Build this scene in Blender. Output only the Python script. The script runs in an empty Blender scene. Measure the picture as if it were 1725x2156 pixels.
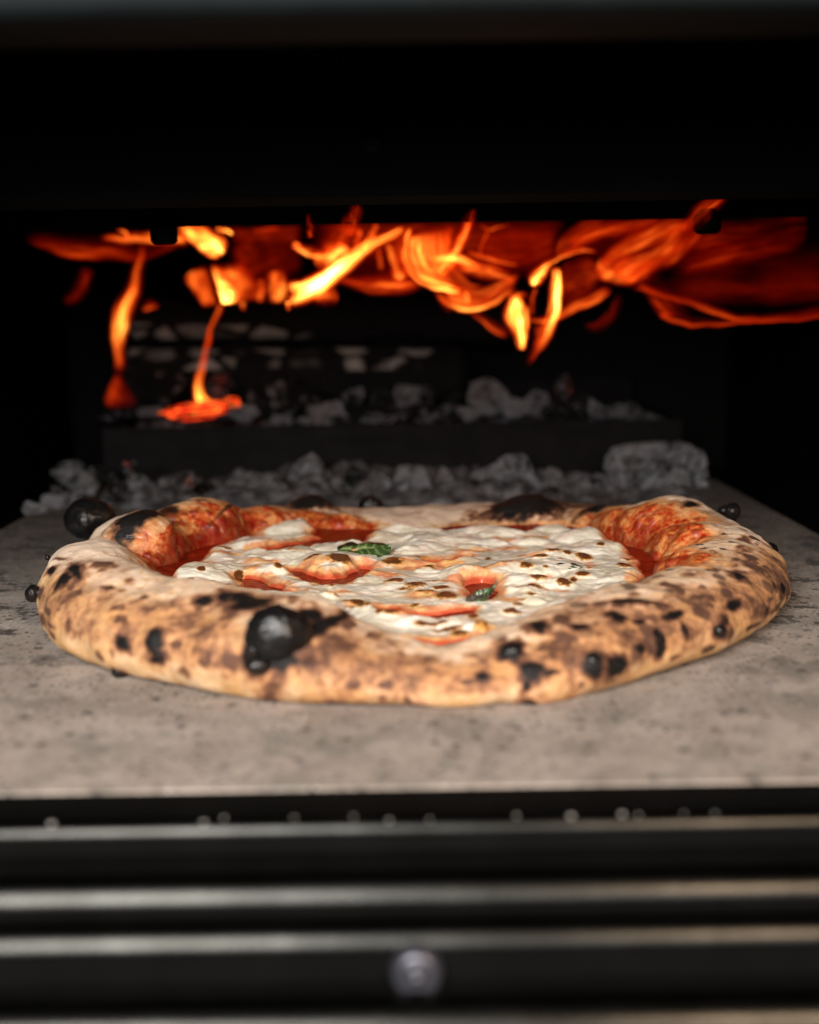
import bpy, math, random
import numpy as np
from mathutils import Vector, Matrix, Euler

# ------------------------------------------------------------------ camera, world, light, exposure
scene = bpy.context.scene
COL = scene.collection
CAM_H, PITCH, ROLL = .113, math.radians(9.0), math.radians(0.9)
FPX, CX, CY = 2633.0, 862.5, 1078.0            # focal length and centre in the 1725 px wide sketch units
cam_data = bpy.data.cameras.new('camera')
cam = bpy.data.objects.new('camera', cam_data); COL.objects.link(cam)
cam_data.sensor_fit = 'HORIZONTAL'; cam_data.sensor_width = 24.0
cam_data.lens = FPX / 1725.0 * 24.0
cam_data.clip_start = .01; cam_data.clip_end = 20
cam.matrix_world = (Matrix.Translation((0, 0, CAM_H)) @ Matrix.Rotation(math.radians(90) - PITCH, 4, 'X')
                    @ Matrix.Rotation(-ROLL, 4, 'Z'))
cam_data.dof.use_dof = True
cam_data.dof.focus_distance = .495
cam_data.dof.aperture_fstop = 5.0
scene.camera = cam

world = bpy.data.worlds.new('World'); scene.world = world; world.use_nodes = True
bg = world.node_tree.nodes['Background']
bg.inputs[0].default_value = (.55, .68, .80, 1); bg.inputs[1].default_value = .035

def area(name, loc, aim, power, sx, sy, col):
    d = bpy.data.lights.new(name, 'AREA'); d.shape = 'RECTANGLE'; d.size = sx; d.size_y = sy
    d.energy = power; d.color = col
    o = bpy.data.objects.new(name, d); COL.objects.link(o); o.location = loc
    o.rotation_euler = (Vector(aim) - Vector(loc)).to_track_quat('-Z', 'Y').to_euler()
    return o
area('daylight_panel', (-.24, -.40, .41), (0, .52, 0), 18.0, .30, .42, (1.0, .965, .93))
area('sky_fill', (.08, -.48, .235), (0, .74, .03), 2.5, .60, .20, (.93, .96, 1.0))
area('warm_sill_lamp', (.21, -.14, .27), (.10, .27, -.02), 2.6, .12, .12, (1.0, .70, .48))  # added lamp out of view, warms the right-hand highlights of the sill

scene.view_settings.view_transform = 'Standard'
scene.view_settings.look = 'None'
scene.view_settings.exposure = 0.0
scene.view_settings.gamma = 1.0
scene.view_settings.use_curve_mapping = False
scene.render.engine = 'CYCLES'
scene.cycles.transparent_max_bounces = 64
scene.cycles.max_bounces = 8
scene.cycles.use_denoising = True

# ------------------------------------------------------------------ helpers
RS = np.random.RandomState(11)
random.seed(5)
cP, sP, cR, sR = math.cos(PITCH), math.sin(PITCH), math.cos(ROLL), math.sin(ROLL)

def ray(px, py):
    u = (px - CX) / FPX; v = (py - CY) / FPX
    a = u * cR - v * sR; b = u * sR + v * cR
    return np.array([a, cP - b * sP, -sP - b * cP])
def on_level(px, py, h=0.0):
    d = ray(px, py); t = (h - CAM_H) / d[2]
    return np.array([d[0] * t, d[1] * t, h])
def at_depth(px, py, Y):
    d = ray(px, py); t = Y / d[1]
    return np.array([d[0] * t, Y, CAM_H + d[2] * t])
def project(P):
    x, y, z = P[:, 0], P[:, 1], P[:, 2] - CAM_H
    Z = y * cP - z * sP; b = -(y * sP + z * cP)
    u2 = x / Z; v2 = b / Z
    return CX + (u2 * cR + v2 * sR) * FPX, CY + (-u2 * sR + v2 * cR) * FPX, Z

PERM = np.concatenate([RS.permutation(512)] * 2)
GRAD = RS.normal(size=(512, 3)); GRAD /= np.linalg.norm(GRAD, axis=1)[:, None]
def noise3(P, scale, seed=0):
    Q = np.asarray(P) * scale + seed * 17.31
    I = np.floor(Q).astype(int); f = Q - I; w = f * f * f * (f * (f * 6 - 15) + 10)
    out = np.zeros(len(Q))
    for dx in (0, 1):
        for dy in (0, 1):
            for dz in (0, 1):
                h = PERM[(PERM[(PERM[(I[:, 0] + dx) & 511] + I[:, 1] + dy) & 511] + I[:, 2] + dz) & 511]
                g = GRAD[h]
                d = g[:, 0] * (f[:, 0] - dx) + g[:, 1] * (f[:, 1] - dy) + g[:, 2] * (f[:, 2] - dz)
                wt = (w[:, 0] if dx else 1 - w[:, 0]) * (w[:, 1] if dy else 1 - w[:, 1]) * (w[:, 2] if dz else 1 - w[:, 2])
                out += d * wt
    return out * 1.5
def fbm(P, scale, oct=3, seed=0):
    a, s = 1.0, scale; r = np.zeros(len(P))
    for k in range(oct):
        r += a * noise3(P, s, seed + k); a *= .5; s *= 2.03
    return r
def sstep(a, b, x):
    t = np.clip((x - a) / (b - a), 0, 1); return t * t * (3 - 2 * t)

def mesh_np(name, V, Fq, mat, parent=None, attrs=None, uv=None, smooth=True):
    me = bpy.data.meshes.new(name)
    V = np.asarray(V, dtype=np.float32); Fq = np.asarray(Fq, dtype=np.int32)
    k = Fq.shape[1]
    me.vertices.add(len(V)); me.vertices.foreach_set('co', V.ravel())
    me.loops.add(Fq.size); me.loops.foreach_set('vertex_index', Fq.ravel())
    me.polygons.add(len(Fq)); me.polygons.foreach_set('loop_start', np.arange(0, Fq.size, k, dtype=np.int32))
    me.polygons.foreach_set('use_smooth', np.full(len(Fq), smooth))
    for n, a in (attrs or {}).items():
        at = me.attributes.new(n, 'FLOAT', 'POINT'); at.data.foreach_set('value', np.asarray(a, dtype=np.float32))
    if uv is not None:
        l = me.uv_layers.new(name='UVMap'); l.data.foreach_set('uv', np.asarray(uv, dtype=np.float32)[Fq.ravel()].ravel())
    me.update(); me.validate()
    me.materials.append(mat)
    o = bpy.data.objects.new(name, me); COL.objects.link(o)
    if parent: o.parent = parent
    return o
def tag(o, label=None, cat=None, group=None, kind=None):
    if label: o['label'] = label
    if cat: o['category'] = cat
    if group: o['group'] = group
    if kind: o['kind'] = kind
    return o
def empty(name, loc=(0, 0, 0)):
    o = bpy.data.objects.new(name, None); COL.objects.link(o); o.location = loc; o.empty_display_size = .02
    return o
def place_in(o, parent):                        # keep the world position of a child of an Empty that is only translated
    o.parent = parent; o.matrix_parent_inverse = Matrix.Translation(-parent.location)
    return o

import bmesh
def bm_obj(name, bm, mat, parent=None, smooth=False, bevel=0, seg=3):
    me = bpy.data.meshes.new(name); bm.normal_update(); bm.to_mesh(me); bm.free()
    for p in me.polygons: p.use_smooth = smooth
    me.materials.append(mat)
    o = bpy.data.objects.new(name, me); COL.objects.link(o)
    if bevel:
        m = o.modifiers.new('bevel', 'BEVEL'); m.width = bevel; m.segments = seg; m.limit_method = 'ANGLE'
        for p in me.polygons: p.use_smooth = True
        m.harden_normals = True
    if parent: o.parent = parent
    return o
def bm_box(bm, x0, x1, y0, y1, z0, z1):
    v = [bm.verts.new((x, y, z)) for z in (z0, z1) for y in (y0, y1) for x in (x0, x1)]
    for f in ((0, 2, 3, 1), (4, 5, 7, 6), (0, 1, 5, 4), (2, 6, 7, 3), (0, 4, 6, 2), (1, 3, 7, 5)):
        bm.faces.new([v[i] for i in f])
def box(name, mat, parent, *b, bevel=.001):
    bm = bmesh.new(); bm_box(bm, *b); return bm_obj(name, bm, mat, parent, bevel=bevel)

# ------------------------------------------------------------------ materials
class NT:
    def __init__(s, name):
        s.m = bpy.data.materials.new(name); s.m.use_nodes = True
        s.t = s.m.node_tree; s.n = s.t.nodes; s.L = s.t.links
        s.b = s.n.get('Principled BSDF'); s.out = s.n.get('Material Output')
        s.co = s.n.new('ShaderNodeTexCoord').outputs['Object']
    def set(s, sock, v):
        if isinstance(v, bpy.types.NodeSocket): s.L.new(v, sock)
        else:
            if isinstance(v, tuple) and len(v) == 3 and len(sock.default_value) == 4: v = v + (1,)
            sock.default_value = v
    def P(s, **k):
        for n, v in k.items(): s.set(s.b.inputs[n.replace('_', ' ')], v)
    def noise(s, scale, detail=4, rough=.55, dist=0, co=None, w=None):
        n = s.n.new('ShaderNodeTexNoise'); n.inputs['Scale'].default_value = scale
        n.inputs['Detail'].default_value = detail; n.inputs['Roughness'].default_value = rough
        n.inputs['Distortion'].default_value = dist
        s.L.new(co or s.co, n.inputs['Vector']); return n.outputs['Fac']
    def voro(s, scale, feature='F1', out='Distance', co=None, rnd=1.0):
        n = s.n.new('ShaderNodeTexVoronoi'); n.feature = feature; n.inputs['Scale'].default_value = scale
        n.inputs['Randomness'].default_value = rnd
        s.L.new(co or s.co, n.inputs['Vector']); return n.outputs[out]
    def n_warp(s, co):
        n = s.n.new('ShaderNodeTexNoise'); n.inputs['Scale'].default_value = 2.0; s.L.new(co, n.inputs['Vector'])
        v = s.n.new('ShaderNodeVectorMath'); v.operation = 'MULTIPLY_ADD'; s.L.new(n.outputs['Color'], v.inputs[0])
        v.inputs[1].default_value = (.35, .35, .35); s.L.new(co, v.inputs[2]); return v.outputs[0]
    def math(s, op, a, b=0.0, c=None, clamp=False):
        n = s.n.new('ShaderNodeMath'); n.operation = op; n.use_clamp = clamp
        s.set(n.inputs[0], a); s.set(n.inputs[1], b)
        if c is not None: s.set(n.inputs[2], c)
        return n.outputs[0]
    def ss(s, a, b, x):
        n = s.n.new('ShaderNodeMapRange'); n.interpolation_type = 'SMOOTHSTEP'
        s.set(n.inputs['Value'], x); s.set(n.inputs['From Min'], a); s.set(n.inputs['From Max'], b)
        return n.outputs['Result']
    def mix(s, f, a, b):
        n = s.n.new('ShaderNodeMix'); n.data_type = 'RGBA'
        s.set(n.inputs[0], f); s.set(n.inputs[6], a); s.set(n.inputs[7], b); return n.outputs[2]
    def mixf(s, f, a, b):
        n = s.n.new('ShaderNodeMix'); s.set(n.inputs[0], f); s.set(n.inputs[2], a); s.set(n.inputs[3], b); return n.outputs[0]
    def ramp(s, f, stops):
        n = s.n.new('ShaderNodeValToRGB'); s.L.new(f, n.inputs[0]); e = n.color_ramp.elements
        while len(e) < len(stops): e.new(.5)
        for k, (p, c) in enumerate(stops): e[k].position = p; e[k].color = tuple(c) + (1,)
        return n.outputs[0]
    def attr(s, name):
        n = s.n.new('ShaderNodeAttribute'); n.attribute_name = name; return n.outputs['Fac']
    def bump(s, h, strength, dist, prev=None):
        n = s.n.new('ShaderNodeBump'); n.inputs['Strength'].default_value = strength; n.inputs['Distance'].default_value = dist
        s.L.new(h, n.inputs['Height'])
        if prev: s.L.new(prev, n.inputs['Normal'])
        return n.outputs['Normal']
    def scaled(s, v):
        n = s.n.new('ShaderNodeMapping'); n.inputs['Scale'].default_value = v; s.L.new(s.co, n.inputs['Vector']); return n.outputs[0]

def m_crust():
    t = NT('baked_crust'); A = t.attr
    n1 = t.noise(110, 5, .6); n2 = t.noise(380, 4, .6); n3 = t.noise(1500, 3, .6); n0 = t.noise(38, 3)
    dough = t.mix(t.ss(.35, .65, n1), (.49, .27, .105), (.59, .40, .235))
    dough = t.mix(t.math('MULTIPLY', t.ss(.30, .62, t.math('ADD', A('flour'), t.math('MULTIPLY', t.math('SUBTRACT', n2, .5), .9))), .92), dough, (.68, .525, .395))
    # golden brown toasting
    tf = t.math('ADD', A('toast'), t.math('MULTIPLY', t.math('SUBTRACT', n1, .5), 1.15))
    tf = t.math('ADD', tf, t.math('MULTIPLY', t.math('SUBTRACT', n2, .5), .75))
    tf = t.math('ADD', tf, t.math('MULTIPLY', t.math('SUBTRACT', n0, .5), .7))
    c = t.mix(t.math('MULTIPLY', t.ss(.18, .62, tf), .9), dough, (.33, .142, .056))
    c = t.mix(t.math('MULTIPLY', t.ss(.46, .84, tf), .94), c, (.070, .028, .016))
    # small leopard spots
    vd = t.voro(150); vr = t.voro(150, out='Color')
    sx = t.n.new('ShaderNodeSeparateColor'); t.L.new(vr, sx.inputs[0])
    rad = t.math('MULTIPLY', t.math('SUBTRACT', sx.outputs[0], .22), .80)
    sp = t.ss(0.0, .16, t.math('SUBTRACT', rad, t.math('ADD', vd, t.math('MULTIPLY', t.math('SUBTRACT', n2, .5), .5))))
    sp = t.math('MULTIPLY', sp, A('leopard'))
    c = t.mix(t.math('MULTIPLY', sp, .85), c, (.060, .026, .016))
    # tomato sauce baked on the dough
    sa = t.ss(.30, .62, t.math('ADD', A('sauce'), t.math('MULTIPLY', t.math('SUBTRACT', n1, .5), .9)))
    nn = t.math('ADD', t.math('MULTIPLY', t.noise(130, 4, .6, .3), .55), t.math('MULTIPLY', t.noise(420, 4, .6), .45))
    sc = t.ramp(nn, [(.34, (.16, .005, .002)), (.42, (.30, .020, .006)), (.49, (.44, .085, .018)), (.57, (.54, .20, .06)), (.68, (.56, .30, .13))])
    deep = t.ss(.72, 1.15, t.math('ADD', A('sauce'), t.math('MULTIPLY', t.math('SUBTRACT', n2, .5), .7)))
    sc = t.mix(t.math('MULTIPLY', deep, .8), sc, (.17, .005, .002))
    c = t.mix(t.math('MULTIPLY', t.ss(.06, .34, t.math('ADD', A('sauce'), t.math('MULTIPLY', t.math('SUBTRACT', n2, .5), .3))), .92), c, t.mix(n2, (.50, .20, .06), (.60, .34, .15)))
    c = t.mix(sa, c, sc)
    ch = t.ss(.32, .76, t.math('ADD', A('char'), t.math('ADD', t.math('MULTIPLY', t.math('SUBTRACT', n2, .5), .75), t.math('MULTIPLY', t.math('SUBTRACT', n3, .5), .35))))
    halo = t.math('MULTIPLY', t.ss(.12, .5, t.math('ADD', A('char'), t.math('MULTIPLY', t.math('SUBTRACT', n2, .5), .6))), .8)
    c = t.mix(halo, c, (.12, .045, .022))
    c = t.mix(ch, c, (.0065, .0058, .0055))
    t.P(Specular_IOR_Level=t.mixf(ch, .4, .18))
    t.P(Coat_Weight=t.math('MULTIPLY', sa, .35), Coat_Roughness=.12)
    rough = t.mixf(sa, .72, .33); rough = t.mixf(ch, rough, .55)
    h = t.math('ADD', t.math('ADD', t.math('MULTIPLY', n1, .8), t.math('MULTIPLY', n2, .7)), t.math('MULTIPLY', n3, .35))
    nb = t.bump(h, .6, .0014)
    t.P(Base_Color=c, Roughness=rough, Normal=nb, Subsurface_Weight=.10, Subsurface_Scale=.003)
    t.b.inputs['Subsurface Radius'].default_value = (1, .45, .25)
    return t.m
def m_char():
    t = NT('charred_blister')
    n = t.noise(500, 4); n2 = t.noise(140, 3)
    c = t.mix(t.ss(.5, .75, n2), (.0045, .0043, .0043), (.014, .009, .0065))
    t.P(Base_Color=c, Roughness=t.mixf(n, .24, .40), Normal=t.bump(n, .4, .0010), Specular_IOR_Level=.32)
    return t.m
def m_cheese():
    t = NT('melted_cheese'); A = t.attr
    n1 = t.noise(130, 5, .6); n2 = t.noise(420, 4, .6); n3 = t.noise(1300, 3, .6)
    c = t.mix(t.ss(.36, .62, t.math('ADD', t.math('MULTIPLY', n1, .5), t.math('MULTIPLY', t.noise(58, 3), .5))), (.60, .545, .41), (.86, .82, .71))
    o = t.ss(.20, .62, t.math('ADD', t.math('ADD', A('oil'), .10), t.math('MULTIPLY', t.math('SUBTRACT', n1, .5), 1.3)))
    c = t.mix(t.math('MULTIPLY', o, .85), c, t.mix(t.ss(.4, .6, t.noise(200, 3)), (.56, .15, .03), (.66, .34, .10)))
    thin = t.ss(.30, .80, t.math('ADD', A('thin'), t.math('MULTIPLY', t.math('SUBTRACT', n1, .5), .8)))
    c = t.mix(t.math('MULTIPLY', thin, .88), c, (.36, .028, .008))
    tf = t.math('ADD', A('toast'), t.math('ADD', t.math('MULTIPLY', t.math('SUBTRACT', n2, .5), 1.3), t.math('MULTIPLY', t.math('SUBTRACT', n3, .5), .3)))
    c = t.mix(t.math('MULTIPLY', t.ss(.18, .45, tf), .9), c, (.58, .27, .06))
    c = t.mix(t.math('MULTIPLY', t.ss(.36, .70, tf), .95), c, (.070, .020, .007))
    vb = t.voro(330); h = t.math('ADD', t.math('MULTIPLY', n2, .5), t.math('SUBTRACT', .5, t.math('MULTIPLY', vb, .55)))
    t.P(Base_Color=c, Roughness=t.mixf(n2, .20, .42), Normal=t.bump(h, .26, .0007), Subsurface_Weight=.22,
        Subsurface_Scale=.003, Specular_IOR_Level=.5, Coat_Weight=.5, Coat_Roughness=.08)
    t.b.inputs['Subsurface Radius'].default_value = (1, .75, .5)
    return t.m
def m_sauce():
    t = NT('tomato_sauce'); n1 = t.noise(160, 5, .6); n2 = t.noise(600, 4)
    c = t.ramp(n1, [(.3, (.085, .0015, .001)), (.5, (.17, .0045, .002)), (.70, (.30, .020, .004))])
    t.P(Base_Color=c, Roughness=t.mixf(n2, .10, .26), Normal=t.bump(t.math('ADD', n1, n2), .5, .0016), Subsurface_Weight=.05,
        Subsurface_Scale=.0015, Specular_IOR_Level=.4)
    return t.m
def m_basil():
    t = NT('baked_basil'); A = t.attr; n1 = t.noise(300, 4); n2 = t.noise(1200, 3)
    c = t.mix(n1, (.009, .024, .006), (.034, .070, .016))
    c = t.mix(t.math('MULTIPLY', A('vein'), .7), c, (.30, .36, .14))
    c = t.mix(t.ss(.35, .65, t.math('ADD', A('burn'), t.math('MULTIPLY', t.math('SUBTRACT', n1, .5), .7))), c, (.016, .011, .006))
    t.P(Base_Color=c, Roughness=.28, Normal=t.bump(n2, .3, .0006), Coat_Weight=.3)
    return t.m
def m_stone():
    t = NT('pizza_stone_cordierite')
    n0 = t.noise(9, 4, .6); n1 = t.noise(34, 5, .62); n2 = t.noise(150, 5, .65); n3 = t.noise(900, 3, .7)
    c = t.mix(t.ss(.32, .68, n1), (.195, .161, .137), (.30, .255, .220))
    c = t.mix(t.math('MULTIPLY', t.ss(.46, .66, t.noise(42, 6, .72, .3)), .62), c, (.112, .110, .095))
    c = t.mix(t.math('MULTIPLY', t.ss(.53, .68, t.noise(95, 6, .75)), .75), c, (.085, .08, .068))
    c = t.mix(t.math('MULTIPLY', t.ss(.40, .85, n3), .35), c, (.40, .36, .325))
    # ash smudges and burnt flour, mostly along both sides of the bake spot
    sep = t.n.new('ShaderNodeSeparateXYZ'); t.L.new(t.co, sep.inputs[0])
    side = t.ss(.075, .150, t.math('ABSOLUTE', sep.outputs[0]))
    side = t.math('MULTIPLY', side, t.ss(.33, .43, sep.outputs[1]))
    sp = t.math('ADD', t.math('MULTIPLY', t.ss(.42, .66, t.noise(48, 5, .7)), .75), t.math('MULTIPLY', t.noise(520, 4, .75), .75))
    sp = t.math('MULTIPLY', t.ss(.70, .88, sp), t.math('ADD', t.math('MULTIPLY', side, .85), .07))
    c = t.mix(t.math('MULTIPLY', sp, .92), c, (.022, .020, .018))
    oven_shade = t.math('MULTIPLY', t.ss(.48, .74, t.math('ADD', sep.outputs[1], t.math('MULTIPLY', t.math('SUBTRACT', t.noise(30, 4), .5), .12))), .85)  # shade under the oven roof painted into the stone colour
    corner = t.math('MULTIPLY', t.ss(.10, .20, t.math('ADD', t.math('ABSOLUTE', sep.outputs[0]), t.math('MULTIPLY', t.math('SUBTRACT', t.noise(40, 4), .5), .08))), t.ss(.44, .60, sep.outputs[1]))  # shade of the back corners, painted in as well
    oven_shade = t.math('MAXIMUM', oven_shade, t.math('MULTIPLY', corner, .72))
    c = t.mix(oven_shade, c, (.045, .045, .043))
    vg = t.voro(420); vgc = t.n.new('ShaderNodeSeparateColor'); t.L.new(t.voro(420, out='Color'), vgc.inputs[0])
    grit = t.math('MULTIPLY', t.ss(.42, .18, vg), t.ss(.52, .62, vgc.outputs[0]))
    c = t.mix(t.math('MULTIPLY', grit, t.math('MULTIPLY', t.ss(.30, .56, t.noise(26, 4, .6)), .9)), c, (.035, .032, .028))
    vh = t.voro(170); vhc = t.n.new('ShaderNodeSeparateColor'); t.L.new(t.voro(170, out='Color'), vhc.inputs[0])
    c = t.mix(t.math('MULTIPLY', t.math('MULTIPLY', t.ss(.40, .15, vh), t.ss(.80, .86, vhc.outputs[0])), .8), c, (.03, .027, .024))
    c = t.mix(t.math('MULTIPLY', t.math('MULTIPLY', t.ss(.35, .2, vg), t.ss(.20, .14, vgc.outputs[0])), .5), c, (.46, .43, .39))
    fine = t.ss(.66, .76, t.noise(700, 3, .7))
    c = t.mix(t.math('MULTIPLY', fine, .35), c, (.10, .085, .07))
    fl = t.math('MULTIPLY', t.ss(.66, .78, t.noise(260, 4, .7)), t.math('MULTIPLY', side, .7))
    c = t.mix(fl, c, (.55, .53, .50))
    h = t.math('ADD', t.math('MULTIPLY', n2, .5), t.math('MULTIPLY', n3, .5))
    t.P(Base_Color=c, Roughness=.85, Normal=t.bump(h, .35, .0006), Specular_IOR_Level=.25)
    return t.m
def m_metal(name, col, rough, metallic=0.0, spec=.5, smudge=.4):
    t = NT(name); n = t.noise(60, 5, .65); st = t.noise(40, 4, .6, 0, t.scaled((.4, 6, 6)))
    f = t.math('MULTIPLY', t.ss(.35, .75, n), smudge)
    c = t.mix(f, col, tuple(min(1, v * 2.0 + .002) for v in col))
    t.P(Base_Color=c, Roughness=t.mixf(st, rough * .8, min(1, rough * 1.25)), Metallic=metallic, Specular_IOR_Level=spec,
        Normal=t.bump(t.noise(900, 3), .12, .0003))
    return t.m
def m_coal(name, ash_lo=.30, hot=0.0):
    t = NT(name); g = t.n.new('ShaderNodeNewGeometry'); oi = t.n.new('ShaderNodeObjectInfo')
    off = t.n.new('ShaderNodeVectorMath'); off.operation = 'MULTIPLY_ADD'
    t.L.new(oi.outputs['Random'], off.inputs[0]); off.inputs[1].default_value = (9, 5, 7); t.L.new(t.co, off.inputs[2])
    co = off.outputs[0]
    n1 = t.noise(1.5, 6, .66, .6, co); n2 = t.noise(5.0, 6, .70, 0, co); wv = t.noise(2.2, 4, .6, 0, co)
    ash = t.mix(t.ss(.3, .7, n2), (.27, .275, .295), (.90, .92, .97))
    ash = t.mix(t.math('MULTIPLY', t.ss(.5, .7, wv), .35), ash, (.30, .25, .22))
    a = t.ss(ash_lo + .04, ash_lo + .20, n1)
    crack = t.ss(.09, .0, t.voro(1.5, 'DISTANCE_TO_EDGE', 'Distance', t.n_warp(co)))
    crack = t.math('MULTIPLY', crack, t.ss(.42, .55, t.noise(.9, 2, .5, 0, co)))
    a = t.math('MULTIPLY', a, t.math('SUBTRACT', 1.0, t.math('MULTIPLY', crack, .85)))
    c = t.mix(a, (.012, .011, .011), ash)
    t.P(Base_Color=c, Roughness=.9, Specular_IOR_Level=.2,
        Normal=t.bump(t.math('SUBTRACT', t.math('ADD', n2, n1), crack), 1.0, .30))
    if hot:
        e = t.math('MULTIPLY', t.ss(*((.56, .72) if hot < 1 else (.38, .66)), t.noise(1.6, 5, .65, .5, co)), hot)
        ec = t.ramp(t.noise(2.1, 5, .65, .4, co), [(.36, (.5, .006, .002)), (.52, (1, .045, .008)), (.64, (1, .28, .03))])
        t.P(Emission_Color=ec, Emission_Strength=e)
        t.m.cycles.emission_sampling = 'NONE'
    return t.m
def m_log():
    t = NT('charred_log_bark')
    co = t.scaled((1.0, 1.6, 1.6))
    e = t.voro(36, 'DISTANCE_TO_EDGE', 'Distance', co, .75); cell = t.voro(36, 'F1', 'Color', co, .75)
    sx = t.n.new('ShaderNodeSeparateColor'); t.L.new(cell, sx.inputs[0])
    n1 = t.noise(28, 4, .6); n2 = t.noise(350, 4, .7)
    on = t.math('MULTIPLY', t.ss(.06, .18, e), t.ss(.52, .68, t.math('ADD', t.math('ADD', t.math('MULTIPLY', sx.outputs[0], .30), t.math('MULTIPLY', n1, .20)), t.math('MULTIPLY', t.attr('ashy'), .36))))
    c = t.mix(on, (.007, .0065, .0065), t.mix(n2, (.16, .155, .14), (.42, .41, .37)))
    t.P(Base_Color=c, Roughness=.9, Specular_IOR_Level=.15, Normal=t.bump(t.math('ADD', t.ss(0, .2, e), n2), .6, .004))
    return t.m
def m_ash():
    t = NT('grey_ash'); n1 = t.noise(90, 6, .7); n2 = t.noise(500, 4, .7)
    c = t.mix(t.ss(.35, .7, n1), (.022, .022, .023), (.16, .16, .168))
    t.P(Base_Color=c, Roughness=.95, Specular_IOR_Level=.1, Normal=t.bump(t.math('ADD', n1, n2), .6, .002))
    return t.m
def m_flame():
    t = NT('flame_glow'); A = t.attr
    uv = t.n.new('ShaderNodeTexCoord').outputs['UV']
    mp = t.n.new('ShaderNodeMapping'); mp.inputs['Scale'].default_value = (1.0, 1.0, 1.0); t.L.new(uv, mp.inputs['Vector'])
    s1 = t.noise(1.0, 2.5, .5, .8, mp.outputs[0])
    mul = t.math('ADD', .60, t.math('MULTIPLY', t.ss(.28, .72, s1), .85))
    mp2 = t.n.new('ShaderNodeMapping'); mp2.inputs['Scale'].default_value = (.55, 1.7, 1.0); t.L.new(uv, mp2.inputs['Vector'])
    rg = t.math('SUBTRACT', 1.0, t.math('MULTIPLY', t.math('ABSOLUTE', t.math('SUBTRACT', t.noise(1.0, 2, .5, .7, mp2.outputs[0]), .5)), 5.0), clamp=True)
    mul = t.math('ADD', t.math('MULTIPLY', mul, .82), t.math('MULTIPLY', t.math('POWER', rg, 2.5), .55))
    s2 = t.noise(.55, 3, .5, .6, mp.outputs[0])
    mul = t.math('MULTIPLY', mul, t.math('ADD', .38, t.math('MULTIPLY', t.ss(.30, .66, s2), .92)))
    h = t.math('MULTIPLY', A('glow'), mul)
    r = t.math('POWER', h, 1.5)
    g = t.math('MULTIPLY', t.math('POWER', h, 2.7), .20)
    b = t.math('MULTIPLY', t.math('POWER', h, 3.2), .020)
    cc = t.n.new('ShaderNodeCombineColor'); t.L.new(r, cc.inputs[0]); t.L.new(g, cc.inputs[1]); t.L.new(b, cc.inputs[2])
    em = t.n.new('ShaderNodeEmission'); t.L.new(cc.outputs[0], em.inputs['Color']); em.inputs['Strength'].default_value = 1.0
    tr = t.n.new('ShaderNodeBsdfTransparent'); ad = t.n.new('ShaderNodeAddShader')
    t.L.new(em.outputs[0], ad.inputs[0]); t.L.new(tr.outputs[0], ad.inputs[1]); t.L.new(ad.outputs[0], t.out.inputs['Surface'])
    t.n.remove(t.b)
    t.m.cycles.emission_sampling = 'NONE'
    return t.m

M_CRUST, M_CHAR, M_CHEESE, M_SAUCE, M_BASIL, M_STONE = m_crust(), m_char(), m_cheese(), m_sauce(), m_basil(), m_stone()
M_BLACK = m_metal('sooty_black_steel', (.0018, .0018, .0017), .6, 0, .05, .25)
M_SHELL = m_metal('dark_painted_steel', (.0035, .0050, .0058), .60, 0, .06, .3)
M_SILL = m_metal('dark_brushed_steel', (.0165, .0165, .0150), .27, 1.0, .5, .5)
M_TRAY = m_metal('burnt_tray_steel', (.0036, .0029, .0030), .6, 0, .06, .6)
M_SCREW = m_metal('screw_steel', (.075, .075, .09), .38, .8, .5, .3)
M_COAL, M_COAL_DARK = m_coal('ashed_charcoal', .36), m_coal('dark_charcoal', .48)
M_COAL_PALE = m_coal('pale_ashed_charcoal', .26)
M_COAL_WARM = m_coal('red_glow_charcoal', .42, .3); M_EMBER = m_coal('glowing_ember', .62, 2.4)
CRUMB = m_metal('pale_crumb', (.22, .21, .195), .45, 0, .6, .1)
M_LOG, M_ASH, M_FLAME = m_log(), m_ash(), m_flame()

# ------------------------------------------------------------------ oven shell
oven = tag(empty('pizza_oven', (0, .70, 0)), 'dark steel pizza oven with a stepped front sill and a sooty fire chamber', 'oven')
def ob(name, mat, *b, bevel=.001):
    o = box(name, mat, None, *b, bevel=bevel); return place_in(o, oven)
ob('side_wall', M_BLACK, -.320, -.290, .296, 1.08, -.03, .24)
ob('side_wall', M_BLACK, .275, .305, .296, 1.08, -.03, .24)
ob('back_wall', M_BLACK, -.320, .305, 1.082, 1.10, -.03, .24)
ob('roof', M_BLACK, -.320, .305, .30, 1.10, .242, .256)
ob('chamber_floor', M_BLACK, -.289, .274, .300, 1.08, -.034, -.022)

def extrude_x(name, prof, x0, x1, mat, bevel=.0012, n=1):
    bm = bmesh.new()
    a = [bm.verts.new((x0, y, z)) for y, z in prof]; b = [bm.verts.new((x1, y, z)) for y, z in prof]
    k = len(prof)
    for i in range(k):
        j = (i + 1) % k; bm.faces.new((a[i], a[j], b[j], b[i]))
    bm.faces.new(list(reversed(a))); bm.faces.new(b)
    bmesh.ops.recalc_face_normals(bm, faces=bm.faces)
    return place_in(bm_obj(name, bm, mat, None, bevel=bevel, seg=4), oven)

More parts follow.
